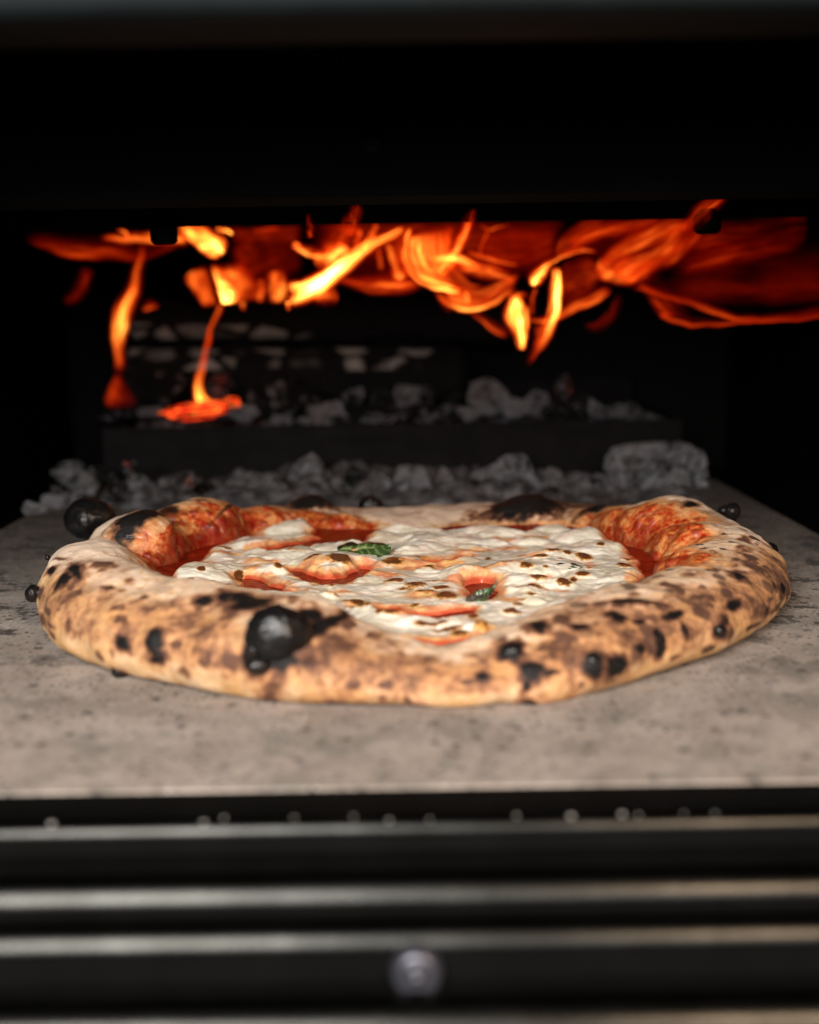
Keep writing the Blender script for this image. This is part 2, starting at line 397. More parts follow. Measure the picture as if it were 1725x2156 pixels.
# hood over the mouth: front face with its lower lip, then a second inner panel and the baffle in front of the fire
extrude_x('hood', [(.262, .1735), (.268, .1715), (.296, .1735), (.296, .240), (.250, .300), (.245, .300)], -.325, .31, M_SHELL, .002)
extrude_x('inner_panel', [(.470, .1560), (.476, .1530), (.484, .1560), (.484, .241), (.470, .241)], -.289, .274, M_BLACK, .0012)
extrude_x('baffle', [(.5785, .1540), (.580, .1535), (.5815, .1540), (.5815, .241), (.5785, .241)], -.289, .274, M_BLACK, .0004)

def lathe(bm, prof, c, axis='Y', n=32):
    rings = []
    for r, h in prof:
        ring = []
        for k in range(n):
            a = 2 * math.pi * k / n
            p = (r * math.cos(a), h, r * math.sin(a)) if axis == 'Y' else (r * math.cos(a), r * math.sin(a), h)
            ring.append(bm.verts.new((p[0] + c[0], p[1] + c[1], p[2] + c[2])))
        rings.append(ring)
    for A, B in zip(rings, rings[1:]):
        for k in range(n):
            j = (k + 1) % n; bm.faces.new((A[k], A[j], B[j], B[k]))
    bm.faces.new(rings[0]); bm.faces.new(list(reversed(rings[-1])))
    bmesh.ops.recalc_face_normals(bm, faces=bm.faces)
# bolt heads hanging from the baffle edge
for px, py in ((345, 486), (1490, 464)):
    p = at_depth(px, py, .572); bm = bmesh.new()
    lathe(bm, [(.0005, -.0060), (.0045, -.0058), (.0060, -.0044), (.0062, .0), (.0050, .0050)], p, 'Z')
    place_in(bm_obj('bolt', bm, M_BLACK, None, True), oven)
# screw on the inner panel and worn patch beside it
p = at_depth(783, 300, .4695); bm = bmesh.new()
lathe(bm, [(.0004, -.0030), (.0022, -.0027), (.0036, -.0015), (.0040, .0012)], p, 'Y')
place_in(bm_obj('panel_screw', bm, M_SHELL, None, True), oven)

# stepped front sill: steel rounded edges, flat faces coloured black as shade
STEPS = [(.2768, .2700, -.0008), (.2700, .2540, -.0080), (.2540, .2457, -.0148), (.2457, .2330, -.0262)]
body = [(.2880, -.0005), (.2774, -.0006)]
for (ya, yb, z), r_ in zip(STEPS, (.0036, .0064, .0056, .0080)):
    body.append((ya, z))
    for k in range(0, 15):
        a_ = math.pi / 2 * k / 14; body.append((yb + r_ - r_ * math.sin(a_), z - r_ + r_ * math.cos(a_)))
body += [(.2331, -.060), (.2880, -.060)]
o = extrude_x('front_sill', body, -.30, .30, M_SILL, 0)
o.data.materials.append(M_BLACK)
for pl in o.data.polygons:
    pl.use_smooth = True
    if abs(pl.normal.y) > .998 or abs(pl.normal.z) > .998: pl.material_index = 1  # flats blackened to deepen their shade, rounded edges left to catch light
o.data.set_sharp_from_angle(angle=math.radians(30))
p = at_depth(878, 2043, .2445); bm = bmesh.new()
lathe(bm, [(.0004, -.0046), (.0012, -.0042), (.0014, -.0028), (.0024, -.0024), (.0040, -.0036), (.0052, -.0022), (.0056, .0), (.0056, .0010)], p, 'Y')
place_in(bm_obj('sill_screw', bm, M_SCREW, None, True), oven)

# ------------------------------------------------------------------ pizza stone
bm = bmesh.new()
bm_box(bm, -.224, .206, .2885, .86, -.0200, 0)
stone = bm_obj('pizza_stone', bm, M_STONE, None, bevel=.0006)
tag(stone, 'flat pale grey pizza stone smudged with ash, lying under the pizza', 'pizza stone')
# crumbs and beads of grease on the top ledge of the sill
for k, (px, py, r) in enumerate([(110, 1742, 1.5), (430, 1737, 1.1), (472, 1727, .8), (620, 1726, .7), (745, 1724, .8), (820, 1733, 1.0), (905, 1730, .7),
                    (1088, 1722, .8), (1203, 1724, 1.2), (1310, 1720, 1.2), (1345, 1721, .8), (1440, 1717, .7), (1505, 1717, .7)]):
    p = on_level(px, py, -.0010); bm = bmesh.new()
    bmesh.ops.create_icosphere(bm, subdivisions=2, radius=r * .00048)
    for v in bm.verts: v.co = Vector((v.co.x * (1.2 + .3 * math.sin(k)), v.co.y, v.co.z * .7)) * (1 + .12 * math.sin(v.co.x * 9000 + k))
    o = bm_obj('crumb', bm, CRUMB, None, True); o.location = (p[0], p[1], -.0008 + r * .00036)
    tag(o, 'tiny pale crumb on the uppermost sill ledge, %s of the crumbs' % ('leftmost' if k == 0 else 'second third fourth fifth sixth seventh eighth ninth tenth eleventh twelfth thirteenth'.split()[k - 1] + ' from the left'), 'crumb', 'crumbs on the sill')

# ------------------------------------------------------------------ pizza
pizza = tag(empty('pizza', (.003, .505, 0)), 'baked margherita pizza with a blistered leopard-spotted crust, bubbling white cheese and basil', 'pizza')
PC = np.array([.003, .505])
#        theta   r_contact r_out  r_crest h_crest r_in
KEYS = [(0,   .142, .147, .125, .0235, .098), (18,  .146, .152, .130, .0255, .099), (34,  .151, .158, .136, .0215, .101),
        (50,  .150, .157, .132, .0180, .110), (70,  .150, .156, .130, .0165, .098), (90,  .148, .153, .127, .0150, .088),
        (102, .148, .153, .125, .0148, .087), (115, .150, .156, .130, .0170, .098), (132, .150, .157, .133, .0205, .110),
        (150, .149, .154, .130, .0245, .107), (163, .148, .150, .130, .0275, .106), (170, .147, .149, .130, .0230, .106), (177, .146, .147, .130, .0165, .106),
        (183, .145, .147, .130, .0225, .105), (190, .145, .148, .130, .0275, .104), (202, .148, .151, .130, .0285, .104), (220, .152, .156, .130, .0272, .105),
        (240, .1535, .157, .128, .0262, .103), (254, .1550, .158, .130, .0238, .108), (264, .1565, .1585, .135, .0172, .116),
        (272, .1565, .158, .139, .0128, .123), (280, .158, .1585, .136, .0165, .118), (289, .156, .158, .131, .0210, .110),
        (300, .148, .152, .126, .0228, .104), (315, .1425, .148, .122, .0232, .100), (338, .1405, .147, .122, .0240, .098)]
def periodic(th, col):
    xs = np.array([k[0] for k in KEYS], float); ys = np.array([k[col] for k in KEYS], float)
    X = np.concatenate([xs[-4:] - 360, xs, xs[:4] + 360]); Y = np.concatenate([ys[-4:], ys, ys[:4]])
    m = np.zeros_like(Y)                                      # Catmull-Rom with limited slopes
    d = np.diff(Y) / np.diff(X); m[1:-1] = (d[:-1] + d[1:]) / 2
    i = np.clip(np.searchsorted(X, th, 'right') - 1, 0, len(X) - 2); h = X[i + 1] - X[i]; t = (th - X[i]) / h
    return ((2*t**3 - 3*t**2 + 1) * Y[i] + (t**3 - 2*t**2 + t) * h * m[i] + (-2*t**3 + 3*t**2) * Y[i+1] + (t**3 - t**2) * h * m[i+1])
NTH = 1500
TH = np.arange(NTH) * 360.0 / NTH
rc, ro, rk, hk, ri = [periodic(TH, c) for c in range(1, 6)]
wob = noise3(np.stack([np.cos(np.radians(TH)) * 3, np.sin(np.radians(TH)) * 3, TH * 0], 1), 1.6, 3)
wob2 = noise3(np.stack([np.cos(np.radians(TH)) * 9, np.sin(np.radians(TH)) * 9, TH * 0], 1), 1.5, 4)
rc = rc + wob2 * .0011; ro = ro + wob2 * .0008 + wob * .0010
HF = .0072                                                    # height of the base under the sauce
rows = []
def row(r, h): rows.append((np.broadcast_to(r, (NTH,)).copy(), np.broadcast_to(h, (NTH,)).copy()))
hb = np.maximum(.40 * hk, .0055)
for q in np.linspace(0, 1, 6): row(rc * .75 + (rc * .25 - .004) * q, .0004 + 0 * rc)
for a in np.linspace(0, math.pi / 2, 22): row(rc - .004 + (ro - rc + .004) * np.sin(a), .0004 + (hb - .0004) * (1 - np.cos(a)))
for a in np.linspace(0, math.pi / 2, 52)[1:]: row(rk + (ro - rk) * np.cos(a), hb + (hk - hb) * np.sin(a))
for q in np.linspace(0, 1, 60)[1:]:
    s_ = q; prof = (1 - s_ ** 2.3) ** (1 / 1.35)
    row(rk + (ri - rk) * q, HF + (hk - HF) * prof)
for q in np.linspace(0, 1, 14)[1:]: row(ri * (1 - .55 * q), HF + 0 * ri)
R_ = np.array([r for r, h in rows]); H_ = np.array([h for r, h in rows]); NR = len(rows)
ct, st = np.cos(np.radians(TH)), np.sin(np.radians(TH))
P = np.stack([PC[0] + R_ * ct, PC[1] + R_ * st, H_], -1)       # (NR, NTH, 3)
def normals(P):
    dt = np.roll(P, -1, 1) - np.roll(P, 1, 1); dr = np.gradient(P, axis=0)
    n = np.cross(dt, dr); n /= np.linalg.norm(n, axis=-1, keepdims=True) + 1e-12
    return n
N = normals(P)
if N[40, 0, 2] < 0 and N[75, 0, 2] < 0: N = -N
flipN = 1.0
mid = (NR * 0 + 6 + 22 + 40)
if (N[mid, :, 2].mean()) < 0: N = -N; flipN = -1.0
V = P.reshape(-1, 3).copy(); Nv = N.reshape(-1, 3)
rimw = sstep(.0006, .006, V[:, 2])
V += Nv * (rimw * (noise3(V, 45, 1) * .0016 + noise3(V, 110, 2) * .0007 + noise3(V, 260, 5) * .00028))[:, None]
def refresh():
    global PX, PY, PZ, Nv
    n = normals(V.reshape(NR, NTH, 3)) * flipN; Nv = n.reshape(-1, 3)
    PX, PY, PZ = project(V)
refresh()
CAMP = np.array([0, 0, CAM_H])
def pick(px, py):
    """index of the crust vertex seen at a place of the sketch"""
    view = CAMP - V; face = (view * Nv).sum(1) > 0
    d2 = (PX - px) ** 2 + (PY - py) ** 2 + np.where(face, 0, 1e9)
    near = np.where(d2 < max(49.0, d2.min() * 1.2 + 1))[0]
    return near[np.argmin(PZ[near] + 1e-4 * np.sqrt(d2[near]))]
def dab(px, py, rx, ry):
    """elliptical distance field on the surface round a picked spot, radii given in sketch px"""
    i = pick(px, py); c = V[i]; n = Nv[i]; vw = CAMP - c; vw = vw / np.linalg.norm(vw)
    a = np.cross((0, 0, 1.0), n)
    if np.linalg.norm(a) < .25: a = np.array([1.0, 0, 0]) - n * n[0]
    a /= np.linalg.norm(a) + 1e-9; b = np.cross(n, a)
    ra = rx * PZ[i] / FPX / max(.35, np.linalg.norm(np.cross(a, vw))); rb = ry * PZ[i] / FPX / max(.30, np.linalg.norm(np.cross(b, vw)))
    D = V - c
    return np.sqrt(((D @ a) / ra) ** 2 + ((D @ b) / rb) ** 2 + ((D @ n) / (2.0 * max(ra, rb))) ** 2), i, c, n, min(ra, rb)
# big dough bubbles and folds of the rim: place, radius in px, height in mm
for px, py, rr, amp in [(315, 1125, 82, 9.0), (450, 1085, 95, 7.5), (560, 1080, 60, 3.0), (660, 1062, 48, 7.0), (722, 1100, 42, 6.0), (1113, 1062, 75, 5.5),
                        (1300, 1092, 75, 5.0), (1400, 1075, 90, 7.0), (1430, 1130, 75, 5.5), (1415, 1180, 60, 5.0), (1345, 1110, 55, 3.0), (240, 1130, 45, 2.5),
                        (1075, 1365, 34, 1.6), (1250, 1400, 40, 1.6), (320, 1350, 45, 1.0), (1160, 1470, 80, 2.5), (560, 1330, 150, 2.5), (170, 1200, 60, 2.0), (950, 1430, 90, 1.5)]:
    i = pick(px, py); c = V[i] - Nv[i] * .002; R = rr * PZ[i] / FPX
    d = np.linalg.norm(V - c, axis=1) / R
    V += Nv * (amp * .001 * np.where(d < 1.35, (np.cos(np.clip(d / 1.35, 0, 1) * math.pi) + 1) / 2, 0) ** .8)[:, None]
refresh()
def crease(pts, width_px, depth_mm):
    global V
    C = np.array([V[pick(*p)] for p in pts]); best = np.full(len(V), 9.0)
    w = width_px * .55 / FPX
    for A, B in zip(C, C[1:]):
        AB = B - A; t = np.clip(((V - A) @ AB) / (AB @ AB + 1e-12), 0, 1)
        best = np.minimum(best, np.linalg.norm(V - A - t[:, None] * AB, axis=1))
    k = np.exp(-(best / w) ** 2); V -= Nv * (k * depth_mm * .001)[:, None]; refresh(); return k
k1 = crease([(1375, 1185), (1388, 1150), (1420, 1112), (1470, 1082)], 18, 1.6)
k2 = crease([(1400, 1165), (1440, 1138), (1490, 1115)], 16, 1.5)
k3 = crease([(385, 1150), (378, 1110), (362, 1085)], 12, 3.0)
k5 = crease([(1225, 1105), (1240, 1080), (1262, 1062)], 10, 2.5)
n_v = len(V)
for k in range(110):                                          # shallow random puffs all round the rim
    cand = RS.randint(len(V)); c = V[cand]
    if c[2] < .006 or np.hypot(c[0] - PC[0], c[1] - PC[1]) < .112: continue
    R = RS.uniform(.005, .013); d = np.linalg.norm(V - c, axis=1) / R
    V += Nv * (np.clip(1 - d * d, 0, 1) ** 1.3 * R * RS.uniform(-.02, .11))[:, None]
refresh()
flour, toast, leopard, char, sauce = (np.zeros(n_v) for _ in range(5))
th_v = np.degrees(np.arctan2(V[:, 1] - PC[1], V[:, 0] - PC[0])) % 360
r_v = np.hypot(V[:, 0] - PC[0], V[:, 1] - PC[1])
zrel = V[:, 2] / np.interp(th_v, TH, hk, period=360)
# pale floury top of the rim, browner shoulder, golden foot
front = sstep(190, 215, th_v) * sstep(372, 340, th_v)
flour += sstep(.58, .98, zrel) * .50 + (1 - front) * .30
flour += sstep(218, 196, th_v) * sstep(170, 190, th_v) * .12
toast += front * .46 * sstep(.18, .50, zrel) * sstep(1.12, .80, zrel) + .06
toast += front * sstep(285, 300, th_v) * sstep(.3, .5, zrel) * .10
leopard += front * (.35 + .65 * sstep(284, 296, th_v)) * sstep(.25, .45, zrel)
leopard += sstep(20, 0, (th_v + 180) % 360 - 180 - 0) * (((th_v + 180) % 360 - 180) > -30) * .9 * (r_v > .112)
warp = .30 * noise3(V, 330, 71) + .22 * noise3(V, 140, 72)
def paint(arr, spots, soft=1.0):
    for s in spots:
        px, py, rx, ry, k = s
        d = dab(px, py, rx, ry)[0]
        np.maximum(arr, k * np.clip(1.45 - d * .9 * soft + warp, 0, 1) * (d < 3), out=arr)
CHAR = [(255,1353,12,13,.9),(322,1345,16,28,.9),(326,1382,20,16,.75),(150,1192,16,10,.9),(128,1218,13,22,.8),(104,1195,7,9,.8),(125,1170,13,4,.6),
        (225,1233,15,6,.6),(428,1260,13,10,.95),(475,1250,14,12,.95),(503,1252,30,9,.9),(527,1266,40,11,.9),(535,1362,16,35,.95),(540,1402,22,20,1),(590,1392,60,18,.8),(690,1305,50,13,.95),(655,1285,25,18,.9),
        (1076,1365,22,20,1),(1135,1312,18,11,.9),(1018,1422,14,9,.9),(1120,1410,24,16,1),(1160,1413,18,7,.7),(1108,1442,8,12,.8),(1248,1398,20,25,1),(1305,1403,19,17,1),
        (1223,1315,16,9,.8),(1300,1293,12,19,.95),(1348,1305,11,9,.8),(1353,1360,10,11,.75),(1397,1345,9,22,.9),(1395,1375,8,10,.8),(1420,1292,20,9,.9),(1448,1325,7,19,.75),
        (1523,1330,12,12,1),(1548,1270,15,11,.95),(1558,1205,12,8,.9),(1638,1230,6,8,.8),(1655,1238,6,9,.9),(1340,1260,55,5,.75),(1528,1300,10,12,.65),
        (1113,1048,68,22,1),(1060,1062,26,10,.8),(1250,1065,24,9,.85),(1453,1054,13,6,.9),(312,1072,44,19,1),(268,1086,24,20,.9),(350,1070,20,12,.7),(661,1048,40,13,1),
        (1115,1488,14,6,.8),(1150,1494,18,5,.9),(1500,1370,12,7,.6),(1585,1325,8,5,.6),(1620,1290,6,9,.7),(500,1046,40,4,.6),(420,1046,30,3,.5)]
TOAST = [(150,1195,30,26,.5),(415,1370,26,15,.72),(290,1258,16,8,.6),(488,1395,22,26,.75),(600,1380,105,35,.75),(745,1440,20,16,.7),(676,1440,16,12,.6),(760,1360,90,40,.62),(840,1390,80,30,.62),(900,1400,60,35,.6),
         (470,1425,12,9,.55),(385,1415,15,12,.6),(250,1420,18,12,.7),(315,1435,16,9,.6),(190,1290,20,13,.45),(240,1295,15,13,.55),(300,1305,18,16,.5),(473,1300,16,12,.62),(185,1340,20,20,.45),
         (580,1430,40,18,.5),(1183,1360,48,34,.85),(1143,1470,16,12,.5),(983,1375,14,12,.6),(960,1410,40,30,.5),(1273,1330,18,12,.65),(1333,1270,60,20,.6),(1480,1360,40,20,.6),(1408,1250,16,10,.6),
         (1508,1235,12,8,.6),(1438,1237,12,7,.5),(1563,1155,12,9,.6),(1578,1220,12,8,.6),(1612,1235,10,8,.6),(1440,1400,16,12,.5),(1220,1290,50,14,.5),(1480,1290,50,30,.5),
         (1113,1068,95,20,.75),(1001,1112,40,10,.6),(960,1100,16,6,.45),(870,1118,40,5,.5),(1150,1105,20,8,.4),(1260,1075,25,14,.6),(880,1075,12,5,.35),(1480,1100,16,30,.50),(1490,1160,16,40,.45),(1450,1200,30,20,.3),
         (280,1110,36,40,.5),(400,1070,60,20,.5),(560,1065,60,14,.5),(720,1085,30,12,.5),(1400,1062,95,18,.85),(1460,1075,40,26,.6),(760,1075,20,10,.4),(1520,1140,30,26,.28),(1590,1200,30,20,.4)]
paint(char, [(a, b, c * 1.18, d * 1.18, k) for a, b, c, d, k in CHAR], 1.0)
for k in range(120):
    a_ = RS.uniform(200, 355); fr = RS.uniform(.25, 1.0); i0 = int(a_ / 360 * NTH) % NTH; j0 = RS.randint(16, 84)
    v0 = V.reshape(NR, NTH, 3)[j0, i0]; q_ = project(v0[None]); TOAST.append((float(q_[0][0]), float(q_[1][0]), RS.uniform(6, 16), RS.uniform(5, 14), RS.uniform(.60, 1.0)))
paint(toast, TOAST, .8); paint(toast, [(a, b, c * 1.6 + 3, d * 1.6 + 3, k * .90) for a, b, c, d, k in CHAR], .9)
SAUCE = [(320,1150,62,58,.50),(330,1185,60,30,1.0),(440,1090,90,50,.62),(420,1135,60,25,1.1),(560,1085,80,38,.60),(540,1110,70,20,1.0),(660,1090,50,30,.75),(700,1105,62,30,.85),(730,1120,50,10,1.0),
         (1290,1095,62,36,.62),(1290,1125,70,16,1.0),(1370,1080,85,36,.58),(1355,1130,40,34,1.05),(1420,1120,55,40,.68),(1410,1180,62,36,.85),(1330,1150,40,18,1.1),
         (900,1124,160,5,.7),(1090,1122,90,7,.75)]
paint(sauce, SAUCE, .8)
# the sauce stops at the crest: the outside of the rim stays bare dough
sauce *= sstep(1.5, 1.0, (r_v - np.interp(th_v, TH, rk, period=360)) / .010) * sstep(.014, .010, np.maximum(0, r_v - np.interp(th_v, TH, rk, period=360)))
sauce = np.maximum(sauce, 1.2 * (1 - sstep(-.001, .004, r_v - np.interp(th_v, TH, ri, period=360) + .0045 * sstep(48, 66, th_v) * sstep(128, 112, th_v))))
for kk, a in ((k1, .35), (k2, .3), (k3, .3)): sauce += kk * a * (sauce > .2)

burnt = sstep(24, 31, th_v) * sstep(64, 55, th_v) * np.exp(-((r_v - np.interp(th_v, TH, rk, period=360) - .003) / .0062) ** 2)
char = np.maximum(char, burnt * (.62 + .55 * noise3(V, 160, 75))); toast = np.maximum(toast, sstep(16, 28, th_v) * sstep(70, 55, th_v) * np.exp(-((r_v - np.interp(th_v, TH, rk, period=360)) / .013) ** 2) * .7)
# every char spot swells a little
for px, py, rx, ry, k in CHAR:
    d, i, c, n, rm = dab(px, py, rx, ry)
    V += Nv * (np.clip(1 - d / 1.25, 0, 1)[:, None] ** 1.2) * min(rm * .22, .0007) * k
refresh()
# small clods of tomato on the sauced bubbles
for k in range(150):
    cand = np.where((sauce > .55) & (V[:, 2] > .011) & (zrel < 1.6))[0]
    i = cand[RS.randint(len(cand))]; R = RS.uniform(.0012, .0032)
    d = np.linalg.norm(V - V[i], axis=1) / R
    b = np.clip(1 - d * d, 0, 1); V += Nv * (b * R * .28)[:, None]; sauce += b * .35
V[:, 2] = np.maximum(V[:, 2], .0003)
ii, jj = np.meshgrid(np.arange(NR - 1), np.arange(NTH), indexing='ij'); j2 = (jj + 1) % NTH
Fq = np.stack([ii * NTH + jj, ii * NTH + j2, (ii + 1) * NTH + j2, (ii + 1) * NTH + jj], -1).reshape(-1, 4)
if flipN < 0: Fq = Fq[:, ::-1]
crust = mesh_np('crust', V, Fq[:, ::-1] if False else Fq, M_CRUST, None, dict(flour=flour, toast=toast, leopard=leopard, char=char, sauce=sauce))
place_in(crust, pizza)

# charred blisters that stand off the rim
def blister(c, r, lobes=(), squash=(1, 1, 1), seed=0, lab=None):
    bm = bmesh.new(); bmesh.ops.create_icosphere(bm, subdivisions=5, radius=1)
    X = np.array([v.co[:] for v in bm.verts]); rad = np.ones(len(X))
    for (dx, dy, dz), rr, dist in lobes:                     # smooth union of balls seen from the first ball's centre
        u = np.array([dx, dy, dz], float); u /= np.linalg.norm(u); b = X @ u; disc = rr * rr - dist * dist * (1 - b * b)
        lob = np.where((disc > 0) & (b > 0), dist * b + np.sqrt(np.maximum(disc, 0)), 0)
        rad = np.log(np.exp(rad * 9) + np.exp(lob * 9)) / 9 - math.log(1.6) / 9 * (lob > .5)
    rad *= 1 + .11 * noise3(X, 1.4, seed) + .035 * noise3(X, 3.6, seed + 1) + .012 * noise3(X, 9, seed + 2)
    X = X * rad[:, None] * r * np.array(squash)
    for v, x in zip(bm.verts, X): v.co = x
    o = bm_obj('char_bubble', bm, M_CHAR, None, True); o.location = c
    o.parent = crust
    if lab: o['label'] = lab
    return o
def on_crust(px, py, out=0.0):
    i = pick(px, py); return V[i] + Nv[i] * out
c = on_crust(586, 1334, .0004); blister(c, .0096, [((-.75, -.1, -.65), .45, .85), ((.8, .2, .1), .6, .5)], (1.02, .72, .98), 1, 'large glossy black blister on the front of the rim')
blister(on_crust(541, 1402, .0004), .0034, (), (1.1, .8, .8), 2)
blister(on_crust(532, 1372, .0002), .0030, (), (.8, .8, 1.1), 12)
blister(at_depth(184, 1093, .566), .0102, [((1, .1, .16), .72, .62)], (1.02, .95, .93), 3, 'large black blister standing off the back of the rim')
blister(at_depth(70, 1250, .452), .0030, [((1, .1, .0), .75, .8)], (1, 1, 1.1), 4)
blister(at_depth(100, 1174, .50), .0011, (), (1, 1, 1.1), 5)
blister(at_depth(779, 1062, .655), .0058, [((1, 0, -.2), .7, .6)], (1.05, .8, .85), 6)['label'] = 'small brown blister behind the back rim'
blister(at_depth(1541, 1077, .560), .0041, [((-.25, 0, -1), .72, .75), ((-1, .2, .1), .6, .9)], (1, 1, 1), 7)
blister(at_depth(1619, 1161, .518), .0039, [((-.1, -.1, -1), .75, .6), ((-1, 0, .2), .55, .9)], (1, 1, 1.05), 8)
blister(at_depth(1655, 1239, .478), .0017, (), (1.2, 1, 1), 9)
blister(on_crust(250, 1422, -.0004), .0028, (), (1, .7, .9), 10)
blister(on_crust(1076, 1364, -.0029), .0038, (), (1, .7, .9), 11); blister(on_crust(1248, 1396, -.0031), .0038, (), (.85, .7, 1.05), 13)
blister(on_crust(1305, 1402, -.0027), .0033, (), (1, .7, .9), 14); blister(on_crust(1523, 1330, -.0014), .0023, (), (1, .8, 1), 15)

# sauce and cheese as height fields
def grid(rmax, step):
    n = int(2 * rmax / step) + 1; xs = np.linspace(-rmax, rmax, n)
    X, Y = np.meshgrid(xs, xs, indexing='ij'); return n, np.stack([X.ravel() + PC[0], Y.ravel() + PC[1], np.zeros(n * n)], 1)
def grid_faces(n, keep):
    a, b = np.meshgrid(np.arange(n - 1), np.arange(n - 1), indexing='ij'); a = a.ravel(); b = b.ravel()
    F = np.stack([a * n + b, (a + 1) * n + b, (a + 1) * n + b + 1, a * n + b + 1], 1)
    F = F[keep[F].any(1)]; used = np.unique(F); mp = np.full(n * n, -1); mp[used] = np.arange(len(used)); return mp[F], used
def sauce_z(G): return .0096 + .0007 * noise3(G, 60, 20) + .0004 * noise3(G, 190, 21) + .00018 * noise3(G, 500, 22)
def polar(G): return np.hypot(G[:, 0] - PC[0], G[:, 1] - PC[1]), np.degrees(np.arctan2(G[:, 1] - PC[1], G[:, 0] - PC[0])) % 360
n, G = grid(.132, .0009); r, th = polar(G); lim = np.interp(th, TH, ri, period=360)
G[:, 2] = sauce_z(G) + .0016 * sstep(-.012, .004, r - lim)
F, used = grid_faces(n, r < lim + .006 - .006 * sstep(48, 66, th) * sstep(128, 112, th))
o = mesh_np('sauce', G[used], F, M_SAUCE); place_in(o, pizza)

def poly_plan(pts, h=.0125): return np.array([on_level(px, py, h)[:2] for px, py in pts])
def signed(G, poly):
    x, y = G[:, 0], G[:, 1]; ins = np.zeros(len(G), bool); d = np.full(len(G), 9.0)
    for (ax, ay), (bx, by) in zip(poly, np.roll(poly, -1, 0)):
        c = ((ay > y) != (by > y)); xi = (bx - ax) * (y - ay) / (by - ay + 1e-15) + ax; ins ^= c & (x < xi)
        dx, dy = bx - ax, by - ay; t = np.clip(((x - ax) * dx + (y - ay) * dy) / (dx * dx + dy * dy + 1e-15), 0, 1)
        d = np.minimum(d, np.hypot(x - ax - t * dx, y - ay - t * dy))
    return np.where(ins, d, -d)
n, G = grid(.132, .00052); r, th = polar(G)
edge = [(348,1216),(372,1198),(400,1182),(425,1165),(440,1150),(480,1134),(520,1124),(565,1112),(605,1103),(640,1097),(662,1100),(664,1118),(700,1130),(752,1134),(775,1116),(830,1112),(900,1111),(960,1113),(1030,1113),(1090,1114),(1145,1111),(1185,1107),(1215,1113),(1250,1120),(1290,1134),(1325,1153),(1348,1175),(1356,1198),(1345,1222)]
B = poly_plan(edge)
arc = [PC + np.interp(a % 360, TH, ri, period=360) * 1.03 * np.array([math.cos(math.radians(a)), math.sin(math.radians(a))]) for a in range(338, 205, -6)]
arc = [PC + (.092 + (np.linalg.norm(p - PC) - .092) * min(1, k / 4)) * (p - PC) / np.linalg.norm(p - PC) for k, p in enumerate(arc)]
B = np.concatenate([B, np.array(arc)])
Gn = G.copy(); Gn[:, 0] += .0022 * noise3(G, 120, 30); Gn[:, 1] += .0022 * noise3(G, 120, 31)
sd = signed(Gn, B)
holes = [[(542,1152),(600,1141),(640,1131),(690,1122),(748,1113),(765,1126),(745,1134),(690,1136),(630,1146),(580,1158)],
         [(612,1188),(640,1197),(682,1206),(715,1206),(745,1196),(766,1186),(772,1194),(748,1208),(722,1221),(690,1224),(655,1211)],
         [(512,1206),(545,1208),(570,1222),(600,1236),(618,1246),(590,1244),(555,1234),(525,1220)],
         [(990,1216),(1012,1212),(1034,1217),(1040,1236),(1020,1250),(1000,1246)],
         [(775,1268),(830,1272),(880,1281),(930,1279),(985,1273),(985,1280),(930,1289),(880,1292),(820,1283)],
         [(905,1172),(940,1170),(975,1162),(972,1167),(940,1176),(910,1178)]]
hd = np.full(len(G), -1.0)
for h_ in holes: hd = np.maximum(hd, signed(Gn, poly_plan(h_)))
full = np.minimum(sd, -(hd + .0012))                                    # distance inside the cheese
T = .0022 * sstep(-.0022, .0060, full) - .0026 * sstep(.0016, -.0022, full)
inside = sstep(-.0005, .0060, full)
M_ = np.zeros(len(G)); rsM = np.random.RandomState(23)
gx = G[:, 0] + .0034 * noise3(G, 70, 40) + .0005 * noise3(G, 200, 42); gy = G[:, 1] + .0034 * noise3(G, 70, 41) + .0005 * noise3(G, 200, 43)
for k in range(120):                                          # blistered mounds of molten cheese, creased where they meet
    a_, q_ = rsM.uniform(0, 2 * math.pi), math.sqrt(rsM.rand()) * .122
    cx, cy = PC[0] + q_ * math.cos(a_), PC[1] + q_ * math.sin(a_); R1 = rsM.choice([.006, .010, .014, .019], p=[.25, .35, .25, .15]); R2 = R1 * rsM.uniform(.6, 1.0); an = rsM.uniform(-.6, .6)
    sel = np.where((np.abs(gx - cx) < R1) & (np.abs(gy - cy) < R1))[0]
    dx, dy = gx[sel] - cx, gy[sel] - cy; u_, v_ = dx * math.cos(an) + dy * math.sin(an), -dx * math.sin(an) + dy * math.cos(an)
    hgt = np.clip(1 - (u_ / R1) ** 2 - (v_ / R2) ** 2, 0, 1) ** 1.0 * min(.0040, R1 * .25) * rsM.uniform(.6, 1.1)
    M_[sel] = np.maximum(M_[sel], hgt)
crease_c = 1 - sstep(.0001, .0010, M_)
T += inside * (M_ + .0012 * noise3(G, 40, 32) + .0003 * noise3(G, 110, 33) + .00005 * noise3(G, 260, 34))
X2 = G[:, 0].reshape(n, n); Y2 = G[:, 1].reshape(n, n); T2 = T.reshape(n, n)
step = .00052; x0, y0 = PC[0] - .132, PC[1] - .132
def window(cx, cy, R):
    i0, i1 = int((cx - R - x0) / step), int((cx + R - x0) / step) + 2; j0, j1 = int((cy - R - y0) / step), int((cy + R - y0) / step) + 2
    return slice(max(0, i0), max(0, i1)), slice(max(0, j0), max(0, j1))
F2 = full.reshape(n, n)
